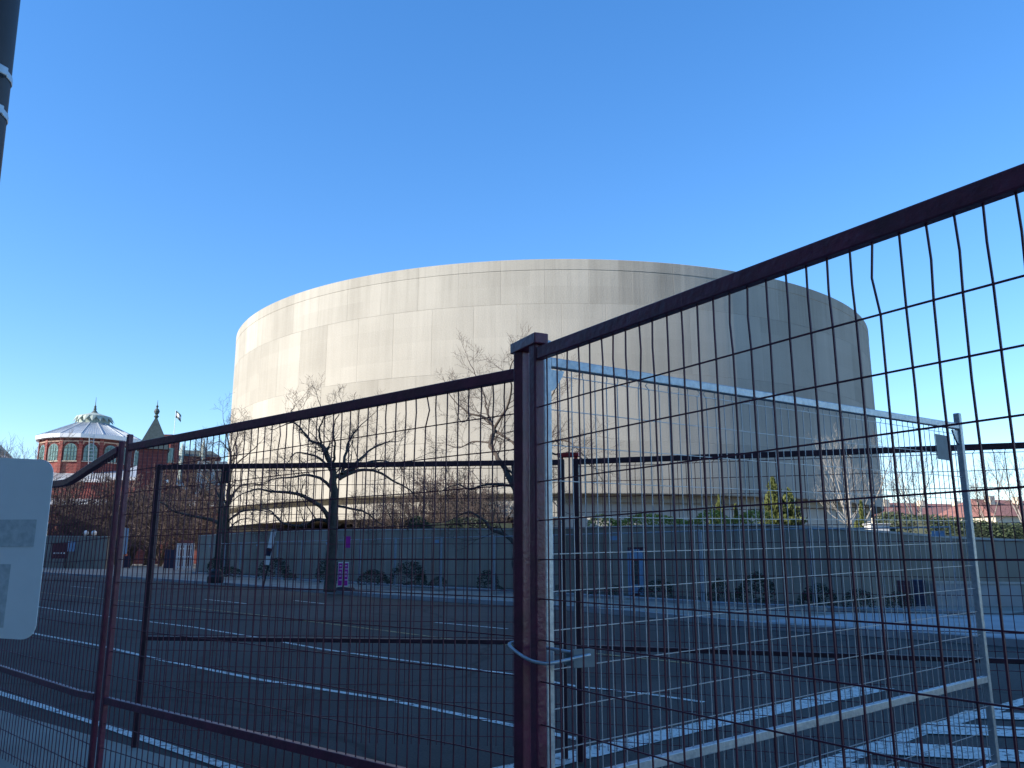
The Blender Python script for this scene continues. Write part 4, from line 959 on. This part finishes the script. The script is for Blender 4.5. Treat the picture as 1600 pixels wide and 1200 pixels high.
# arched windows on the faces that look this way
def arch(w, h, n=10):
    pts = [(-w/2, 0), (w/2, 0)]
    for k in range(n+1):
        an = math.pi*k/n; pts.append((w/2*math.cos(an), h-w/2+w/2*math.sin(an)))
    return pts
for k in range(-5, 6):
    a = toc+2*math.pi*k/16; rn = RW*math.cos(math.pi/16); c_, s_ = math.cos(a), math.sin(a)
    def FP_(x, z, d): return Vector((c_*(rn+d)-s_*x, s_*(rn+d)+c_*x, z))
    z0 = 21.5
    mb = MB(); pts = arch(3.0, 3.9); mb.quadprism([FP_(x, z0+z-.15, .02) for x, z in pts], [FP_(x, z0+z-.15, .16) for x, z in pts]); win = mb.build('window', M['brick_dark'], root)
    mb = MB(); pts = arch(2.5, 3.5); mb.quadprism([FP_(x, z0+z, .17) for x, z in pts], [FP_(x, z0+z, .2) for x, z in pts]); mb.build('pane', M['glass_green'], win)
    mb = MB()
    for x in (-.62, 0, .62): mb.tube([FP_(x, z0, .23), FP_(x, z0+(3.4 if x == 0 else 3.05), .23)], .05, 4)
    for z in (.9, 1.8, 2.6): mb.tube([FP_(-1.2, z0+z, .24), FP_(1.2, z0+z, .24)], .04, 4)
    mb.build('frame', M['green_frame'], win)
    mb = MB()
    for sx in (-1, 1): mb.quadprism([FP_(sx*1.85, z0+3.95, .02), FP_(sx*1.0, z0+3.95, .02), FP_(sx*1.85, z0+2.9, .02)], [FP_(sx*1.85, z0+3.95, .08), FP_(sx*1.0, z0+3.95, .08), FP_(sx*1.85, z0+2.9, .08)])
    mb.build('spandrel', M['brick_tan'], win)
    mb = MB(); mb.tube([FP_(-1.5, z0-.15, .18), FP_(1.5, z0-.15, .18)], .1, 4); mb.build('sill', M['cream'], win)
mb = MB(); mb.tube([(4.9, -9.6, 18), (4.9, -10.9, 27.2)], .07, 4); mb.tube([(5.7, -9.3, 18), (5.7, -10.6, 27.2)], .07, 4)
for k in range(12): mb.tube([(4.9, -9.7-.1*k, 18.5+.7*k), (5.7, -9.4-.1*k, 18.5+.7*k)], .05, 4)
mb.build('ladder', M['metal_roof'], root)
# lower roofs and wings, stepped out around the tower
rzh = toc+R(90)-R(18)
def wing(c, dx, dy, z1, z2, label_m, roofm, rz):
    mb = MB(); mb.box((c[0], c[1], z1/2), (dx, dy, z1), rz); mb.build('wing_wall', label_m, root)
    mb = MB(); ca, sa = math.cos(rz), math.sin(rz)
    f = lambda x, y, z: Vector((c[0]+x*ca-y*sa, c[1]+x*sa+y*ca, z))
    ex, ey = dx/2+.6, dy/2+.6
    mb.quadprism([f(-ex, -ey, z1+.01), f(ex, -ey, z1+.01), f(ex, ey, z1+.01), f(-ex, ey, z1+.01)], [f(-ex, -ey, z1+.6), f(ex, -ey, z1+.6), f(ex, ey, z1+.6), f(-ex, ey, z1+.6)])
    cn = mb.build('cornice', M['white'], root)
    mb = MB(); mb.quadprism([f(-ex+.3, -ey+.3, z1+.61), f(ex-.3, -ey+.3, z1+.61), f(ex-.3, ey-.3, z1+.61), f(-ex+.3, ey-.3, z1+.61)], [f(-ex*.55, -.3, z2), f(ex*.55, -.3, z2), f(ex*.55, .3, z2), f(-ex*.55, .3, z2)])
    mb.build('wing_roof', roofm, root)
wing((0, 0), 30, 30, 16.6, 21.5, M['brick'], M['metal_roof'], rzh)
wing((2, -4), 62, 44, 11.4, 14.6, M['brick'], M['metal_roof'], rzh)
wing((17, -8), 9, 22, 16.5, 20.5, M['brick'], M['metal_roof'], rzh)
wing((-17, -10), 8, 8, 21.8, 25.2, M['brick'], M['slate_pale'], rzh)
mb = MB()
for sx in (-1, 1): pass
# windows on the front of the wide lower wing
ca, sa = math.cos(rzh), math.sin(rzh)
for side in (-1,):
    for j in range(9):
        x = -26+j*6.5; y = side*22.05
        def WP(xx, z, d): return Vector((2+(x+xx)*ca-(y-d)*sa, -4+(x+xx)*sa+(y-d)*ca, z))
        mb = MB(); pts = arch(2.6, 4.2); mb.quadprism([WP(a_, 5+z_, .02) for a_, z_ in pts], [WP(a_, 5+z_, .12) for a_, z_ in pts]); w0 = mb.build('window', M['cream'], root)
        mb = MB(); pts = arch(2.1, 3.8); mb.quadprism([WP(a_, 5.15+z_, .13) for a_, z_ in pts], [WP(a_, 5.15+z_, .16) for a_, z_ in pts]); mb.build('pane', M['glass_green'], w0)
# spired tower
q = at(240, 700, 150); root = empty('spired_tower', (q.x, q.y, 0), R(24), 'brick tower with a dark pointed slate spire beside the round-towered hall', 'tower')
zsp = at(245, 654, 150).z; zb_ = at(245, 704, 150).z
mb = MB(); mb.box((0, 0, zb_/2), (4.6, 4.6, zb_)); mb.build('shaft', M['brick'], root)
mb = MB(); s_ = 2.7; mb.quadprism([Vector((-s_, -s_, zb_+.01)), Vector((s_, -s_, zb_+.01)), Vector((s_, s_, zb_+.01)), Vector((-s_, s_, zb_+.01))], [Vector((-.22, -.22, zsp)), Vector((.22, -.22, zsp)), Vector((.22, .22, zsp)), Vector((-.22, .22, zsp))]); mb.build('spire', M['slate'], root)
mb = MB(); mb.lathe([(.2, zsp), (.45, zsp+.4), (.2, zsp+.7), (.42, zsp+1.), (.5, zsp+1.35), (.36, zsp+1.7), (.12, zsp+1.9), (.16, zsp+2.1), (.25, zsp+2.3), (.07, zsp+2.5), (.03, zsp+3.4)], 10); mb.build('finial', M['slate'], root)
# flat-topped turret
q = at(266, 700, 168); root = empty('brick_turret', (q.x, q.y, 0), 0, 'flat-topped dark red turret behind the pointed spire', 'tower'); zt_ = at(266, 681, 168).z
mb = MB(); mb.quadprism(ngon(1.75, 0, 8, .4), ngon(1.75, zt_-1.2, 8, .4)); mb.build('shaft', M['brick'], root)
mb = MB(); mb.quadprism(ngon(1.95, zt_-1.19, 8, .4), ngon(2.1, zt_, 8, .4)); mb.build('parapet', M['brick_dark'], root)
for a in (-1.9, -1.3, -.9): mb = MB(); mb.box((math.cos(a)*1.7, math.sin(a)*1.7, zt_-4.2), (.2, .7, 3.), a); mb.build('window', M['glass_green'], root)
# flag
q = at(270, 700, 175); root = empty('flagpole', (q.x, q.y, 0), 0, 'thin pole with a small green and white flag above the turret', 'flagpole'); zt_ = at(274, 641, 175).z
mb = MB(); mb.tube([(0, 0, 0), (0, 0, zt_)], [.14, .05], 8); mb.build('pole', M['white'], root)
def flagq(z0, z1, m):
    mb = MB(); a = []; c = []
    for i in range(7):
        x = i*.2; dzv = -.05*i-.02*i*i*(1 if m is not M['green_frame'] else 1); a.append(Vector((x, .1*math.sin(i*1.3), z0+dzv))); c.append(Vector((x, .1*math.sin(i*1.3), z1+dzv)))
    for i in range(6): mb.poly([a[i], a[i+1], c[i+1], c[i]])
    o = mb.build('flag', m, root); md = o.modifiers.new('thick', 'SOLIDIFY'); md.thickness = .02
flagq(zt_-.1, zt_-.5, M['green_frame']); flagq(zt_-.5, zt_-1.1, M['white']); flagq(zt_-1.1, zt_-1.6, M['slate'])
# distant brick castle roofs
q = at(305, 720, 215); root = empty('distant_castle', (q.x, q.y, 0), R(20), 'distant brick building with two thin pointed turrets between the turret and the drum', 'building'); zt_ = at(305, 716, 215).z
mb = MB(); mb.box((0, 0, zt_/2), (12, 8, zt_)); mb.build('wall', M['brick_dark'], root)
mb = MB(); mb.quadprism([Vector((-6.3, -4.3, zt_+.01)), Vector((6.3, -4.3, zt_+.01)), Vector((6.3, 4.3, zt_+.01)), Vector((-6.3, 4.3, zt_+.01))], [Vector((-4, -.1, zt_+2.)), Vector((4, -.1, zt_+2.)), Vector((4, .1, zt_+2.)), Vector((-4, .1, zt_+2.))]); mb.build('roof', M['slate'], root)
for x, h in ((-3.2, 3.6), (1.8, 5.)):
    mb = MB(); mb.lathe([(.8, 0), (.8, zt_+.6), (.9, zt_+.7), (.02, zt_+h)], 8, (x, -3.5, 0)); mb.build('turret', M['slate_pale'], root)
q = at(341, 735, 190); root = empty('pale_building', (q.x, q.y, 0), R(20), 'distant pale grey building just left of the drum', 'building'); zt_ = at(341, 724, 190).z
mb = MB(); mb.box((0, 0, zt_/2), (9, 8, zt_)); mb.build('wall', M['plain_conc'], root)
for x in (-2.6, 0, 2.6):
    for z in (zt_-3, zt_-7): mb = MB(); mb.box((x, -4.02, z), (1.2, .1, 2)); mb.build('window', M['glass'], root)
# red-roofed buildings on the right
for (x0, x1, F0, yr, ye, lab) in ((1372, 1560, 150, 786, 806, 'long low building with a red tiled roof beyond the hedge'), (1555, 1700, 135, 781, 806, 'red-roofed building at the right edge beyond the hedge')):
    a = at(x0, ye, F0); c = at(x1, ye, F0+8); zr = at(x0, yr, F0).z; ze = a.z; d = Vector((c.x-a.x, c.y-a.y, 0)); L_ = d.length; rz = math.atan2(d.y, d.x)
    root = empty('red_roofed_building', (a.x, a.y, 0), rz, lab, 'building')
    mb = MB(); mb.box((L_/2, 6, ze/2), (L_, 12, ze)); mb.build('wall', M['cream'], root)
    mb = MB(); mb.quadprism([Vector((-.5, -.6, ze+.01)), Vector((L_+.5, -.6, ze+.01)), Vector((L_+.5, 12.6, ze+.01)), Vector((-.5, 12.6, ze+.01))], [Vector((2, 5.8, zr+.6)), Vector((L_-2, 5.8, zr+.6)), Vector((L_-2, 6.2, zr+.6)), Vector((2, 6.2, zr+.6))]); rf = mb.build('roof', M['red_tile'], root)
    for k in range(3): mb = MB(); x = L_*(.2+.3*k); mb.box((x, 4.2, zr+.2), (1.1, 1.1, 1.6)); mb.build('chimney', M['cream'], rf)
    for k in range(7):
        mb = MB(); mb.box((L_*(k+.5)/7, -.03, ze-2.), (1.1, .06, 1.7)); mb.build('window', M['glass'], root)

# ------------------------------------------------------------------ the office block across the street behind the viewer, whose shade covers the street
uu = Vector((-.68, .73, 0)).normalized(); nn = Vector((.73, .68, 0)).normalized()
cc = nn*(-16-9)+uu*50; rz = math.atan2(uu.y, uu.x); Hb = 26.85
root = empty('office_block', (cc.x, cc.y, 0), rz, 'long concrete office block behind the viewer, outside the photograph, shading the street', 'building')
mb = MB(); mb.box((0, 0, Hb/2), (300, 18, Hb)); mb.build('wall', M['plain_conc'], root)
for u0, u1, h in ((-90, 33, 2.1), (58, 88, 2.4), (88, 195, 4.4)):
    mb = MB(); mb.box(((u0+u1)/2-50, -1.5, Hb+h/2+.002), (u1-u0, 15, h)); mb.build('roof_storey', M['plain_conc'], root)  # unseen steps added to the roofline, heights set to shade the garden walls
for f in range(6):
    for y in (-9.03, 9.03): mb = MB(); mb.box((0, y, 3+f*4), (296, .06, 1.9)); mb.build('window', M['glass'], root)
